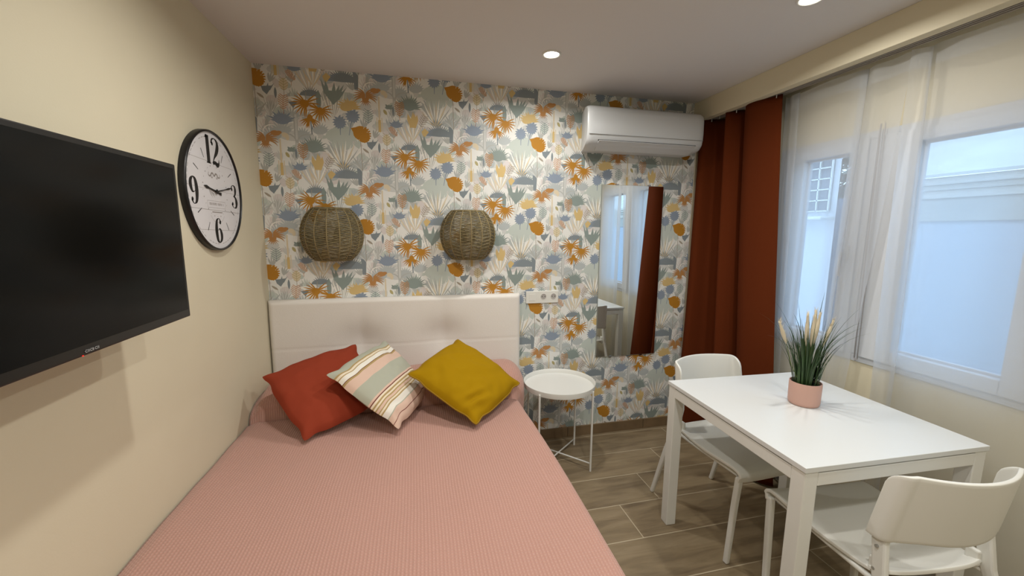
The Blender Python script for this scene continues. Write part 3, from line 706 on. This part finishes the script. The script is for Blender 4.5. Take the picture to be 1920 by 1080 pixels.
# ------------------------------------------------------------------ bed
bd = empty('bed', (.70, -1.03, 0))
MB().box(-.665, .665, -.95, .955, .27, .500).build('mattress', mat('mattress_ticking', (232, 230, 226), .8), bd, bevel=.03, segs=3)
MB().box(-.665, .665, -.95, .955, .12, .268).build('bed_base', mat('grey_base_fabric', (120, 116, 112), .8), bd, bevel=.01)
for sx in (-.6, .6):
    for sy in (-.88, .88): MB().lathe([(.022, 0), (.026, .12)], (sx, sy, 0), n=16, capb=True, capt=True).build('leg', M_black, bd, smooth=True, angle=40)
tag(bd, 'double bed with mattress hidden beneath the pink bedspread', 'bed')
def spread_material():
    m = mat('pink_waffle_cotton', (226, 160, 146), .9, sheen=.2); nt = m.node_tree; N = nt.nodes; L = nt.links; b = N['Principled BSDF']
    uv = N.new('ShaderNodeUVMap'); sp = N.new('ShaderNodeSeparateXYZ')
    nz = N.new('ShaderNodeTexNoise'); nz.inputs['Scale'].default_value = 3.0; L.new(uv.outputs[0], nz.inputs['Vector'])
    ad = N.new('ShaderNodeVectorMath'); ad.operation = 'MULTIPLY_ADD'; L.new(nz.outputs['Color'], ad.inputs[0]); ad.inputs[1].default_value = (.012, .012, 0); L.new(uv.outputs[0], ad.inputs[2]); L.new(ad.outputs[0], sp.inputs[0])
    def mth(op, a, b_=None):
        n = N.new('ShaderNodeMath'); n.operation = op
        for i, v in enumerate((a, b_)):
            if v is None: continue
            if isinstance(v, (int, float)): n.inputs[i].default_value = v
            else: L.new(v, n.inputs[i])
        return n.outputs[0]
    sx = mth('SINE', mth('MULTIPLY', sp.outputs[0], 2 * PI / .0108)); sy = mth('SINE', mth('MULTIPLY', sp.outputs[1], 2 * PI / .0105))
    pr = mth('MULTIPLY', sx, sy)
    h = mth('ADD', mth('MULTIPLY', sx, .6), mth('ADD', mth('MULTIPLY', sy, .3), mth('MULTIPLY', pr, .35)))
    bp = N.new('ShaderNodeBump'); bp.inputs['Strength'].default_value = .6; bp.inputs['Distance'].default_value = .002; L.new(h, bp.inputs['Height']); L.new(bp.outputs[0], b.inputs['Normal'])
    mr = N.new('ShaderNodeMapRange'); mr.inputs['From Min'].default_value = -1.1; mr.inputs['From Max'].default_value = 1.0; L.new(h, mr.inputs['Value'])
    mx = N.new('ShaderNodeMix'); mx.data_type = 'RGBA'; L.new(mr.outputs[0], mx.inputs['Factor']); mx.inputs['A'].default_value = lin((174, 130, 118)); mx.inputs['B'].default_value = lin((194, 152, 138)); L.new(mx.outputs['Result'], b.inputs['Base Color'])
    return m
def sstep(a, b, x): t = max(0, min(1, (x - a) / (b - a))); return t * t * (3 - 2 * t)
def spread_pt(u, v):
    """u: across (0 wall .. 1 hem on the right), v: head .. foot"""
    total = 1.39 + .44; s_ = u * total; y = -.07 - v * 1.99
    t = (y + .235) / .185; bul = .150 * math.sqrt(max(0, 1 - t * t)) ** .8 if abs(t) < 1 else 0
    if y > -.235: bul = max(bul, .150 * (1 - .35 * ((y + .235) / .17) ** 2))
    dip = -.012 * math.exp(-((y + .425) / .014) ** 2)
    xr = 1.385 + .42 * bul; rr = .03 + bul * .45
    # arclength mapping: flat part then rounded drop
    flat = xr - rr; arc = rr * PI / 2
    sagw = .010 * noise.noise(Vector((s_ * 3, y * 2.4, .3))) + .004 * noise.noise(Vector((s_ * 9, y * 7, 1.3)))
    top = .515 + bul + dip + sagw * (1 if bul == 0 else 1.8)
    left = .035 * (1 - sstep(0, .05, s_))
    if bul > .02: top -= bul * .45 * (1 - sstep(0, .09, s_)) + .012 * math.sin(s_ * 90) * math.exp(-s_ / .05)
    top -= left * .4
    if s_ <= 1.36:
        x = .006 + s_ / 1.36 * (flat - .006); z = top
    else:
        q = (s_ - 1.36) / (total - 1.36); drop = top - .16; Ltot = arc + drop - rr; l = q * Ltot
        if l < arc: a = l / rr; x = flat + rr * math.sin(a); z = top - rr * (1 - math.cos(a))
        else: x = xr + .008 * math.sin(y * 16 + 1) * min(1, (l - arc) / .15) - .18 * bul * sstep(0, .3, l - arc); z = top - rr - (l - arc)
    x += (.006 * math.sin(y * 4.1) if s_ > 1.3 else 0)
    return (x, y, z), (s_, v * 1.99)
m = MB(); NU, NV = 150, 210; uvs = []
m.grid(lambda u, v: spread_pt(u, v)[0], NU, NV)
# foot-end drop
o_ = len(m.v); foot = [m.v[i * (NV + 1) + NV] for i in range(NU + 1)]
allv = [spread_pt(i / NU, j / NV)[1] for i in range(NU + 1) for j in range(NV + 1)]
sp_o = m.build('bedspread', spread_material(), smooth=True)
uvl = sp_o.data.uv_layers.new(name='UVMap')
for lp in sp_o.data.loops: uvl.data[lp.index].uv = allv[lp.vertex_index]
md = sp_o.modifiers.new('solid', 'SOLIDIFY'); md.thickness = .005; md.offset = -1
tag(sp_o, 'pink waffle-weave bedspread covering the bed and its pillows', 'bedspread')

# ------------------------------------------------------------------ cushions
def cushion(name, A, B, C, D, th, m_, label, seam=None, seed=0, sharp=.46, wrinkle=0):
    A, B, C, D = map(Vector, (A, B, C, D)); c = (A + B + C + D) / 4
    nrm = ((B - A).cross(D - A)).normalized()
    if nrm.z < 0: nrm = -nrm
    t = empty(name, tuple(c)); n = 40
    def pos(u, v, s_):
        ins = lambda q: .055 * math.exp(-((abs(q) - .70) / .17) ** 2) + .018; uu = u * (1 - ins(v) * (1 - abs(v) ** 6)); vv = v * (1 - ins(u) * (1 - abs(u) ** 6)); rc_ = .03 * (abs(u * v)) ** 12; uu *= 1 - rc_; vv *= 1 - rc_
        a, b = (uu + 1) / 2, (vv + 1) / 2
        p = A.lerp(B, a).lerp(D.lerp(C, a), b)
        e = max(0, (1 - u * u) * (1 - v * v)) ** sharp
        wr = .010 * noise.noise(Vector((u * 2.2 + seed, v * 2.2, s_))) + .006 * noise.noise(Vector((u * 5, v * 5 + seed, s_ * 2)))
        cr = .008 * math.sin((u + v) * 9 + seed) * abs(u * v) ** 2.0 * e ** .4 + wrinkle * .011 * math.sin((u - v) * 7 + 4 * math.sin(v * 5)) * math.exp(-((u + .62) ** 2 + (v - .62) ** 2) / .10) * max(0, s_)
        return p + nrm * (s_ * (th * e * (1 if s_ > 0 else .45)) + (wr + cr) * min(1, e * 2)) - c
    m = MB(); m.grid(lambda a, b: pos(a * 2 - 1, b * 2 - 1, 1), n, n); m.grid(lambda a, b: pos(a * 2 - 1, b * 2 - 1, -1), n, n, flip=True)
    uvs = [((k // (n + 1)) / n, (k % (n + 1)) / n) for k in range((n + 1) ** 2)] * 2
    o = m.build('cover', m_, t, smooth=True)
    uvl = o.data.uv_layers.new(name='UVMap')
    for lp in o.data.loops: uvl.data[lp.index].uv = uvs[lp.vertex_index]
    if seam:
        pts = [pos(-1 + 2 * k / 24, -1, 0) for k in range(24)] + [pos(1, -1 + 2 * k / 24, 0) for k in range(24)] + [pos(1 - 2 * k / 24, 1, 0) for k in range(24)] + [pos(-1, 1 - 2 * k / 24, 0) for k in range(24)]
        m = MB(); m.tube(pts, .0042, 6, closed=True); m.build('piping', seam, t, smooth=True)
    tag(t, label, 'cushion', 'throw cushions on the bed'); return t
M_red = mat('brick_red_cotton', (144, 60, 40), .95, bump=.15, bscale=500, spec=.12)
M_must = mat('mustard_cotton', (160, 124, 8), .95, bump=.15, bscale=500, spec=.12)
M_must2 = mat('mustard_piping', (146, 112, 12), .9)
def stripe_material():
    m = mat('striped_cotton', (220, 210, 190), .9, bump=.15, bscale=500); nt = m.node_tree; N = nt.nodes; L = nt.links
    uv = N.new('ShaderNodeUVMap'); sp = N.new('ShaderNodeSeparateXYZ'); L.new(uv.outputs[0], sp.inputs[0])
    cr = N.new('ShaderNodeValToRGB'); cr.color_ramp.interpolation = 'CONSTANT'; L.new(sp.outputs[1], cr.inputs[0]); L.new(cr.outputs[0], N['Principled BSDF'].inputs['Base Color'])
    sg, tn, wh, pc, br, ck_ = (174, 176, 160), (172, 148, 100), (232, 228, 218), (216, 186, 168), (112, 48, 40), (230, 216, 192)
    st = [(0, sg), (.10, tn), (.12, ck_), (.145, tn), (.16, wh), (.215, br), (.225, tn), (.25, pc), (.37, sg), (.575, pc), (.60, br), (.61, ck_), (.635, tn), (.655, ck_), (.675, tn), (.69, pc),
          (.715, tn), (.73, ck_), (.75, tn), (.765, wh), (.83, sg), (.842, pc), (.915, br), (.925, pc)]
    e = cr.color_ramp.elements; e[0].position = 0; e[0].color = lin(st[0][1]); e[1].position = .10; e[1].color = lin(st[1][1])
    for p, c in st[2:]: x = e.new(p); x.color = lin(c)
    return m
cushion('cushion', (.083, -.453, .752), (.492, -.206, .827), (.640, -.500, .580), (.339, -.757, .545), .078, M_red, 'brick red square cushion leaning at the left of the three', seed=1)
cushion('cushion', (.404, -.607, .791), (.646, -.190, .833), (.887, -.362, .565), (.736, -.753, .553), .072, stripe_material(), 'striped sage, cream and pink cushion between the red and mustard ones', seed=4, wrinkle=.4)
cushion('cushion', (.772, -.530, .738), (1.062, -.197, .818), (1.391, -.448, .607), (1.089, -.773, .547), .078, M_must, 'mustard yellow cushion at the right of the three', seam=M_must2, seed=7, wrinkle=1)

# ------------------------------------------------------------------ sockets
so = empty('wall_socket', (1.648, 0, 1.022))
MB().box(-.113, .113, -.011, 0, -.041, .041).build('cover_plate', M_plastic, so, bevel=.003)
MB().box(-.092, -.050, -.0125, -.011, -.023, .023).build('blank_insert', M_plastic, so, bevel=.001)
for k, x in enumerate((.008, .078)):
    m = MB(); nn = 28
    def ry(r, y): return [(x + r * math.cos(2 * PI * i / nn), y, .004 + r * math.sin(2 * PI * i / nn)) for i in range(nn)]
    vs = ry(.0215, -.0113) + ry(.0200, -.0135) + ry(.0185, -.0120); fs = [(j * nn + i, j * nn + (i + 1) % nn, (j + 1) * nn + (i + 1) % nn, (j + 1) * nn + i) for j in range(2) for i in range(nn)]
    m.add(vs, fs).build('outlet_ring', M_plastic, so, smooth=True)
    m = MB(); m.add([(a, -.0116, b) for a, _, b in ry(.0185, 0)], [tuple(range(nn))]); m.build('outlet_well', mat('shaded_plastic', (168, 164, 160), .6), so)
    for dx in (-.0095, .0095): m = MB(); m.add([(x + dx + .003 * math.cos(2 * PI * i / 12), -.0119, .004 + .003 * math.sin(2 * PI * i / 12)) for i in range(12)], [tuple(range(12))]); m.build('pin_hole', M_dark, so)
tag(so, 'white triple wall plate with two round sockets right of the headboard', 'socket')

# ------------------------------------------------------------------ air conditioner
ac = empty('air_conditioner', (2.255, 0, 2.085))
prof = [(0, .128), (-.15, .130), (-.180, .126), (-.197, .112), (-.2055, .085), (-.207, .0), (-.204, -.040), (-.196, -.072), (-.178, -.096), (-.15, -.110), (-.10, -.120), (-.04, -.122), (0, -.112)]
def acx(y): return .402 - .045 * max(0, (y + .19) / .19) ** 1.3
m = MB(); xs = [-1, -.985, -.96, -.9] + [-.9 + .18 * k for k in range(1, 11)] + [.96, .985, 1]
rows = []
for q in xs:
    e = abs(q); k = 1 - .045 * max(0, (e - .94) / .06) ** 2
    rows.append([(q * acx(y), y * k, z * k) for y, z in prof])
vs = [p for r_ in rows for p in r_]; np_ = len(prof); fs = [(i * np_ + j, i * np_ + j + 1, (i + 1) * np_ + j + 1, (i + 1) * np_ + j) for i in range(len(rows) - 1) for j in range(np_ - 1)]
fs += [tuple(range(np_))[::-1], tuple((len(rows) - 1) * np_ + j for j in range(np_))]
fs += [(i * np_, (i + 1) * np_, (i + 1) * np_ + np_ - 1, i * np_ + np_ - 1) for i in range(len(rows) - 1)]
m.add(vs, fs).build('housing', M_pvc, ac, smooth=True, angle=35)
MB().add([(-.33, -.1975, -.0715), (.35, -.1975, -.0715), (.35, -.1245, -.111), (-.33, -.1245, -.111), (-.33, -.1995, -.0735), (.35, -.1995, -.0735), (.35, -.1275, -.1140), (-.33, -.1275, -.1140)],
         [(0, 1, 2, 3), (4, 7, 6, 5), (0, 4, 5, 1), (3, 2, 6, 7), (0, 3, 7, 4), (1, 5, 6, 2)]).build('air_slot', M_dark, ac)
MB().add([(-.325, -.199, -.0745), (.345, -.199, -.0745), (.345, -.131, -.1205), (-.325, -.131, -.1205), (-.325, -.2015, -.0775), (.345, -.2015, -.0775), (.345, -.134, -.1235), (-.325, -.134, -.1235)],
         [(0, 1, 2, 3), (4, 7, 6, 5), (0, 4, 5, 1), (3, 2, 6, 7), (0, 3, 7, 4), (1, 5, 6, 2)]).build('louvre_flap', M_pvc, ac, bevel=.0006)
m = MB()
for k in range(2): pass
MB().box(-.395, .395, -.2082, -.2035, -.0425, -.0412).build('panel_seam', mat('seam_grey', (150, 150, 150), .6), ac)
tag(ac, 'long white split air conditioner mounted high beside the red curtain', 'air conditioner')

# ------------------------------------------------------------------ mirror
mi = empty('wall_mirror', (2.283, 0, 1.174))
MB().box(-.232, .232, -.010, -.002, -.597, .597).build('backing', mat('mirror_edge', (150, 156, 152), .4), mi)
m_mir = mat('mirror_silver', (236, 238, 236), .0, 1.0)
MB().add([(-.2305, -.0103, -.5955), (.2305, -.0103, -.5955), (.2305, -.0103, .5955), (-.2305, -.0103, .5955)], [(0, 1, 2, 3)]).build('glass', m_mir, mi)
for x in (-.12, .12):
    for z in (-.599, .599): MB().box(x - .010, x + .010, -.0125, -.001, z - .005, z + .005).build('clip', M_chrome, mi)
tag(mi, 'tall frameless wall mirror below the air conditioner', 'mirror')

# ------------------------------------------------------------------ tray side table
gt = empty('tray_table', (1.687, -.268, 0)); Rt = .222
MB().lathe([(.0005, .502), (Rt - .010, .502), (Rt - .004, .504), (Rt - .001, .530), (Rt + .0015, .532), (Rt + .002, .529), (Rt - .001, .500), (Rt - .010, .497), (.0005, .497)], n=72).build('tray', M_white, gt, smooth=True, angle=50)
for a in (-47, 40, 133, 220):
    a = math.radians(a); x, y = (Rt + .004) * math.cos(a), (Rt + .004) * math.sin(a)
    MB().tube([(x, y, 0), (x, y, .512)], .0065, 10).build('leg', M_white, gt, smooth=True, angle=40)
for a in (-47, 40):
    a = math.radians(a); x, y = (Rt + .004) * math.cos(a), (Rt + .004) * math.sin(a); MB().tube([(x, y, .05 if a < 0 else .044), (-x, -y, .05 if a < 0 else .044)], .0045, 8).build('cross_bar', M_white, gt, smooth=True)
tag(gt, 'round white metal tray table between the bed and the wall', 'side table')

# ------------------------------------------------------------------ dining table
dt = empty('dining_table', (2.378, -1.284, 0), math.radians(-2.4)); a_ = .375
MB().box(-a_, a_, -a_, a_, .722, .74).build('tabletop', mat('white_melamine', (218, 221, 221), .28), dt, bevel=.0015)
m = MB(); b_ = a_ - .004; t_ = .022
for s_ in (-1, 1):
    m.box(-b_ + .05, b_ - .05, s_ * (b_ - t_) if s_ > 0 else -b_, b_ if s_ > 0 else -b_ + t_, .672, .716)
    m.box(s_ * (b_ - t_) if s_ > 0 else -b_, b_ if s_ > 0 else -b_ + t_, -b_ + .05, b_ - .05, .672, .716)
m.box(-b_ + .01, b_ - .01, -b_ + .01, b_ - .01, .716, .722)
m.build('apron', M_white, dt, bevel=.002)
for sx in (-1, 1):
    for sy in (-1, 1):
        x0, x1 = sorted((sx * b_, sx * (b_ - .05))); y0, y1 = sorted((sy * b_, sy * (b_ - .05)))
        MB().box(x0, x1, y0, y1, 0, .720).build('leg', M_white, dt, bevel=.003)
tag(dt, 'square white dining table with a potted plant on top', 'table')

# ------------------------------------------------------------------ chairs
def chair():
    t = empty('dining_chair')
    pf = spline([(-.258, .405), (-.262, .428), (-.245, .446), (-.20, .450), (-.08, .444), (.05, .440), (.12, .444), (.17, .458)], 26)
    def seat(u, v):
        i = v * 26; y, z = pf[min(26, int(round(i)))]; q = u * 2 - 1
        hw_ = .212 - .026 * sstep(-.1, .18, y)
        yy = y - (.018 * (abs(q) ** 4) if v > .9 else 0) + (.008 * abs(q) ** 6 if v < .12 else 0)
        return (hw_ * q, yy, z + .006 * q * q)
    m = MB(); m.grid(seat, 30, 26); m.build('seat', M_plastic, t, smooth=True, solid=.012, bevel=.004)
    LB, RA, LF = .176, .022, .030; LT = LB + RA * PI / 2 + LF
    def back(u, v):
        q = u * 2 - 1; sg_ = 1 if q > 0 else -1; l = abs(q) * LT; ye = .050
        if l < LB: x = l; y = -ye * (l / LB) ** 2
        elif l < LB + RA * PI / 2: a = (l - LB) / RA; x = LB + RA * math.sin(a); y = -ye - RA * (1 - math.cos(a))
        else: x = LB + RA; y = -ye - RA - (l - LB - RA * PI / 2)
        c_ = max(0, (l - .168) / (LT - .168)); z1 = .80 - .052 * (1 - math.sqrt(max(0, 1 - c_ * c_))); z0 = .588 - .018 * sstep(.10, .22, l)
        z = z0 + (z1 - z0) * v
        return (sg_ * x * (1 - .22 * max(0, z - .6)), .228 + y + (z - .62) * .16, z)
    m = MB(); m.grid(back, 96, 18, flip=True); m.build('backrest', M_plastic, t, smooth=True, solid=.011, bevel=.004)
    def loft(name, secs, m_, bev=.006):
        vs = []; fs = []
        for x, y, z, wx, wy in secs: vs += [(x - wx / 2, y - wy / 2, z), (x + wx / 2, y - wy / 2, z), (x + wx / 2, y + wy / 2, z), (x - wx / 2, y + wy / 2, z)]
        for i in range(len(secs) - 1):
            for k in range(4): k2 = (k + 1) % 4; fs.append((i * 4 + k, i * 4 + k2, i * 4 + 4 + k2, i * 4 + 4 + k))
        fs += [(3, 2, 1, 0), tuple(len(vs) - 4 + k for k in range(4))]
        return MB().add(vs, fs).build(name, m_, t, bevel=bev)
    for s_ in (-1, 1):
        loft('leg', [(s_ * .202, -.222, 0, .020, .024), (s_ * .200, -.238, .30, .023, .026), (s_ * .197, -.2465, .425, .024, .026)], M_white)
        loft('leg', [(s_ * .207, .300, 0, .018, .022), (s_ * .198, .215, .30, .019, .030), (s_ * .188, .165, .45, .020, .040), (s_ * .182, .148, .56, .020, .042), (s_ * .178, .156, .66, .018, .030)], M_white)
        MB().box(s_ * .172 - .008, s_ * .172 + .008, .120, .155, .440, .492).build('seat_bracket', M_plastic, t, bevel=.005)
        for z in (.472, .545): MB().tube([(s_ * .188, .150, z), (s_ * .1985, .150, z)], .0048, 12).build('screw', M_chrome, t, smooth=True, angle=40)
    for s_ in (-1, 1): MB().tube([(s_ * .186, -.232, .425), (s_ * .184, 0, .422), (s_ * .188, .155, .43)], .009, 8).build('seat_rail', M_white, t, smooth=True)
    return t
c1 = chair(); c1.location = (2.330, -.975, 0); c1.rotation_euler = (0, 0, .07)
tag(c1, 'white plastic dining chair tucked under the far side, backed by the curtain', 'chair', 'white dining chairs')
c2 = copy_tree(c1); c2.location = (2.348, -1.632, 0); c2.rotation_euler = (0, 0, PI - .11)
tag(c2, 'white plastic dining chair seen from behind, nearest the camera', 'chair', 'white dining chairs')

# ------------------------------------------------------------------ potted grass
pp = empty('potted_plant', (2.425, -1.252, .7402))
MB().lathe([(.0005, 0), (.051, 0), (.055, .003), (.0575, .015), (.0585, .085), (.058, .098), (.055, .098), (.054, .085), (.052, .078), (.0005, .078)], n=48).build('pot', mat('pink_ceramic', (202, 162, 148), .6), pp, smooth=True, angle=50)
MB().lathe([(.0005, .088), (.0535, .086)], n=24, capb=False).build('soil', mat('dark_moss', (40, 46, 30), .95), pp)
rg = random.Random(21); m = MB()
def gblade(m, a, lean, ln, wd, r0):
    d = Vector((math.cos(a), math.sin(a), 0)); side = Vector((-math.sin(a), math.cos(a), 0)); p = d * r0 + Vector((0, 0, .080)); n_ = 9; L3 = []; th = math.radians(8) * min(1, lean * 2); 
    for i in range(n_ + 1):
        f = i / n_; w_ = wd * (1 - f ** 2.2) * (.6 + .4 * min(1, f * 4)) / 2 + .0002
        nn = Vector((-math.cos(th) * d.x, -math.cos(th) * d.y, math.sin(th)))
        L3.append((p + side * w_, p - nn * w_ * .5, p - side * w_)); th += lean / n_ * (0.4 + 1.3 * f); p = p + (d * math.sin(th) + Vector((0, 0, 1)) * math.cos(th)) * ln / n_
    vs = [q for r_ in L3 for q in r_]; fs = []
    for i in range(n_): fs += [(i * 3, i * 3 + 1, i * 3 + 4, i * 3 + 3), (i * 3 + 1, i * 3 + 2, i * 3 + 5, i * 3 + 4)]
    m.add(vs, fs)
for k in range(150):
    gblade(m, rg.uniform(0, 2 * PI), rg.choice([.1, .2, .3, .45, .6]) * rg.uniform(.7, 1.2), rg.uniform(.12, .30), rg.uniform(.004, .007), rg.uniform(0, .045))
for (deg, lean, ln) in ((-10, 1.15, .36), (-25, 1.0, .33), (-18, .62, .28), (170, 1.2, .30), (150, .9, .36), (200, .75, .38), (185, 1.05, .27), (165, .55, .40), (95, .2, .36), (20, .25, .40), (-80, .35, .33), (215, 1.1, .32), (-40, .5, .38), (80, .9, .3), (260, .8, .3), (300, .95, .32)):
    gblade(m, math.radians(deg), lean, ln, .005, .02)
m.build('grass_blades', mat('dark_green_blade', (46, 72, 36), .55, var=.35, vscale=30), pp, smooth=True)
M_plume = mat('cream_plume', (216, 204, 178), .9)
for (dx, dy, lean, z0, ln) in ((.005, 0, (.02, 0), .235, .12), (.03, .01, (.10, .0), .24, .12), (-.02, .0, (-.02, .02), .24, .12), (.055, -.01, (.20, -.05), .235, .10), (-.10, .02, (-.35, 0), .25, .085), (.045, .02, (.06, .1), .27, .10)):
    m = MB(); n_ = 12; pts = []; rs = []
    for i in range(n_ + 1): f = i / n_; pts.append((dx + lean[0] * f * ln * 1.6, dy + lean[1] * f * ln * 1.6, z0 + .012 + f * ln * 1.15)); rs.append(.0012 + .0078 * math.sin(min(1, f * 1.25) * PI * .8) * (1 - f * .35))
    m.tube(pts, rs, 9)
    for i in range(110):
        f = rg.random(); b_ = Vector(pts[0]).lerp(Vector(pts[-1]), f); a = rg.uniform(0, 2 * PI); e = b_ + Vector((math.cos(a) * .011, math.sin(a) * .011, .022)); s1 = Vector((-math.sin(a), math.cos(a), 0)) * .0009
        m.add([b_ + s1, b_ - s1, e], [(0, 1, 2)])
    m.build('flower_plume', M_plume, pp, smooth=True)
    MB().tube([(dx * .25, dy * .25, .09), (dx * .7, dy * .7, .17), (dx, dy, z0 + .016)], .0012, 5).build('stalk', mat('green_stalk', (92, 108, 50), .7), pp)
tag(pp, 'artificial grass with cream plumes in a small pink pot on the table', 'potted plant')

# ------------------------------------------------------------------ curtains
def curtain_material(name, c, rough=.95): return mat(name, c, rough, bump=.1, bscale=400, spec=.08)
def drape(ctrl_top, ctrl_bot, ztop, zbot, n, nz, sag=None):
    T = spline(ctrl_top, n); B = spline(ctrl_bot, n)
    def f(u, v):
        i = min(n, int(round(u * n))); a = T[i]; b = B[i]; e = v ** 1.15
        zt = ztop - (sag(u) if sag else 0)
        return (a[0] + (b[0] - a[0]) * e + .003 * math.sin(v * 9 + u * 30) * v, a[1] + (b[1] - a[1]) * e + .004 * math.sin(v * 5 + u * 17), zt + (zbot - zt) * v)
    return f
top = [(2.83, -.012), (2.76, -.035), (2.752, -.085), (2.83, -.110), (2.865, -.19), (2.80, -.235), (2.755, -.275), (2.80, -.315), (2.865, -.35), (2.79, -.385), (2.757, -.45), (2.762, -.53), (2.785, -.60), (2.805, -.625)]
bot = [(2.82, -.012), (2.72, -.03), (2.705, -.10), (2.80, -.16), (2.87, -.26), (2.80, -.33), (2.720, -.39), (2.77, -.46), (2.865, -.52), (2.76, -.57), (2.715, -.64), (2.725, -.72), (2.755, -.79), (2.79, -.83)]
rc = empty('blackout_curtain', (2.80, -.35, 0))
f_ = drape(top, bot, 2.212, .015, 130, 60, sag=lambda u: .006 * abs(math.sin(u * 16)))
M_rc = curtain_material('rust_red_fabric', (88, 39, 16))
m = MB(); m.grid(lambda u, v: tuple(a - b for a, b in zip(f_(u, v), (2.80, -.35, 0))), 130, 60); m.build('cloth', M_rc, rc, smooth=True, solid=.002)
for k in range(9): y = -.03 - k * .072; MB().tube([(-.012, y + .35, 2.213), (-.012, y + .35, 2.195)], .003, 6).build('hook', M_pvc, rc)
tag(rc, 'rust red heavy curtain hanging in the corner beside the mirror', 'curtain')
def sheer_mat():
    m = bpy.data.materials.new('white_voile'); m.use_nodes = True; nt = m.node_tree; N = nt.nodes; L = nt.links
    for n in list(N):
        if n.type != 'OUTPUT_MATERIAL': N.remove(n)
    out = [n for n in N if n.type == 'OUTPUT_MATERIAL'][0]
    t = N.new('ShaderNodeBsdfTransparent'); t.inputs[0].default_value = (1, 1, 1, 1)
    d = N.new('ShaderNodeBsdfDiffuse'); d.inputs[0].default_value = lin((222, 226, 232))
    tr = N.new('ShaderNodeBsdfTranslucent'); tr.inputs[0].default_value = lin((238, 240, 242))
    m1 = N.new('ShaderNodeMixShader'); m1.inputs[0].default_value = .7; L.new(d.outputs[0], m1.inputs[1]); L.new(tr.outputs[0], m1.inputs[2])
    lw = N.new('ShaderNodeLayerWeight'); lw.inputs[0].default_value = .35
    mr = N.new('ShaderNodeMapRange'); mr.inputs['To Min'].default_value = .49; mr.inputs['To Max'].default_value = .8; L.new(lw.outputs['Facing'], mr.inputs['Value'])
    m2 = N.new('ShaderNodeMixShader'); L.new(mr.outputs[0], m2.inputs[0]); L.new(t.outputs[0], m2.inputs[1]); L.new(m1.outputs[0], m2.inputs[2]); L.new(m2.outputs[0], out.inputs[0])
    return m
M_sheer = sheer_mat()
def sheer(top, bot, label, org):
    s_ = empty('sheer_curtain', org)
    n = 160; f = drape(top, bot, 2.208, .02, n, 50, sag=lambda u: .012 * abs(math.sin(u * 13)) )
    g = lambda u, v: tuple(a - b for a, b in zip(f(u, v), org))
    m = MB(); m.grid(g, n, 50); m.build('voile', M_sheer, s_, smooth=True)
    m = MB(); m.grid(lambda u, v: (g(u, v * .035)[0] - .001, g(u, v * .035)[1], g(u, v * .035)[2]), n, 3); m.build('heading_tape', M_sheer, s_, smooth=True)
    m = MB(); m.grid(lambda u, v: (g(u, 1 - v * .03)[0] - .001, g(u, 1 - v * .03)[1], g(u, 1 - v * .03)[2]), n, 3); m.build('hem', M_sheer, s_, smooth=True)
    return tag(s_, label, 'curtain', 'white sheer curtains over the windows')
sheer([(2.86, -.60), (2.868, -.625), (2.84, -.66), (2.85, -.69), (2.87, -.655), (2.85, -.70), (2.84, -.80), (2.845, -.92), (2.835, -1.00), (2.85, -1.03), (2.865, -.99), (2.86, -1.03), (2.83, -1.08), (2.85, -1.14), (2.845, -1.20)],
      [(2.87, -.66), (2.875, -.70), (2.86, -.73), (2.865, -.76), (2.88, -.73), (2.87, -.77), (2.85, -.82), (2.85, -.88), (2.83, -.93), (2.85, -.97), (2.87, -.94), (2.86, -.97), (2.83, -1.00), (2.85, -1.03), (2.845, -1.06)],
      'left sheer white curtain panel, next to the red curtain', (2.85, -.85, 0))
sheer([(2.835, -1.205), (2.83, -1.24), (2.845, -1.275), (2.865, -1.25), (2.86, -1.285), (2.84, -1.36), (2.838, -1.46), (2.845, -1.58), (2.84, -1.70), (2.85, -1.78), (2.83, -1.84), (2.86, -1.88), (2.87, -1.85), (2.85, -1.92), (2.84, -2.06), (2.86, -2.2), (2.845, -2.4)],
      [(2.835, -1.235), (2.82, -1.27), (2.85, -1.31), (2.87, -1.285), (2.86, -1.325), (2.835, -1.39), (2.85, -1.48), (2.83, -1.58), (2.86, -1.68), (2.84, -1.78), (2.82, -1.86), (2.86, -1.91), (2.87, -1.88), (2.84, -1.95), (2.86, -2.08), (2.83, -2.22), (2.845, -2.38)],
      'right sheer white curtain panel, over the larger window', (2.85, -1.8, 0))
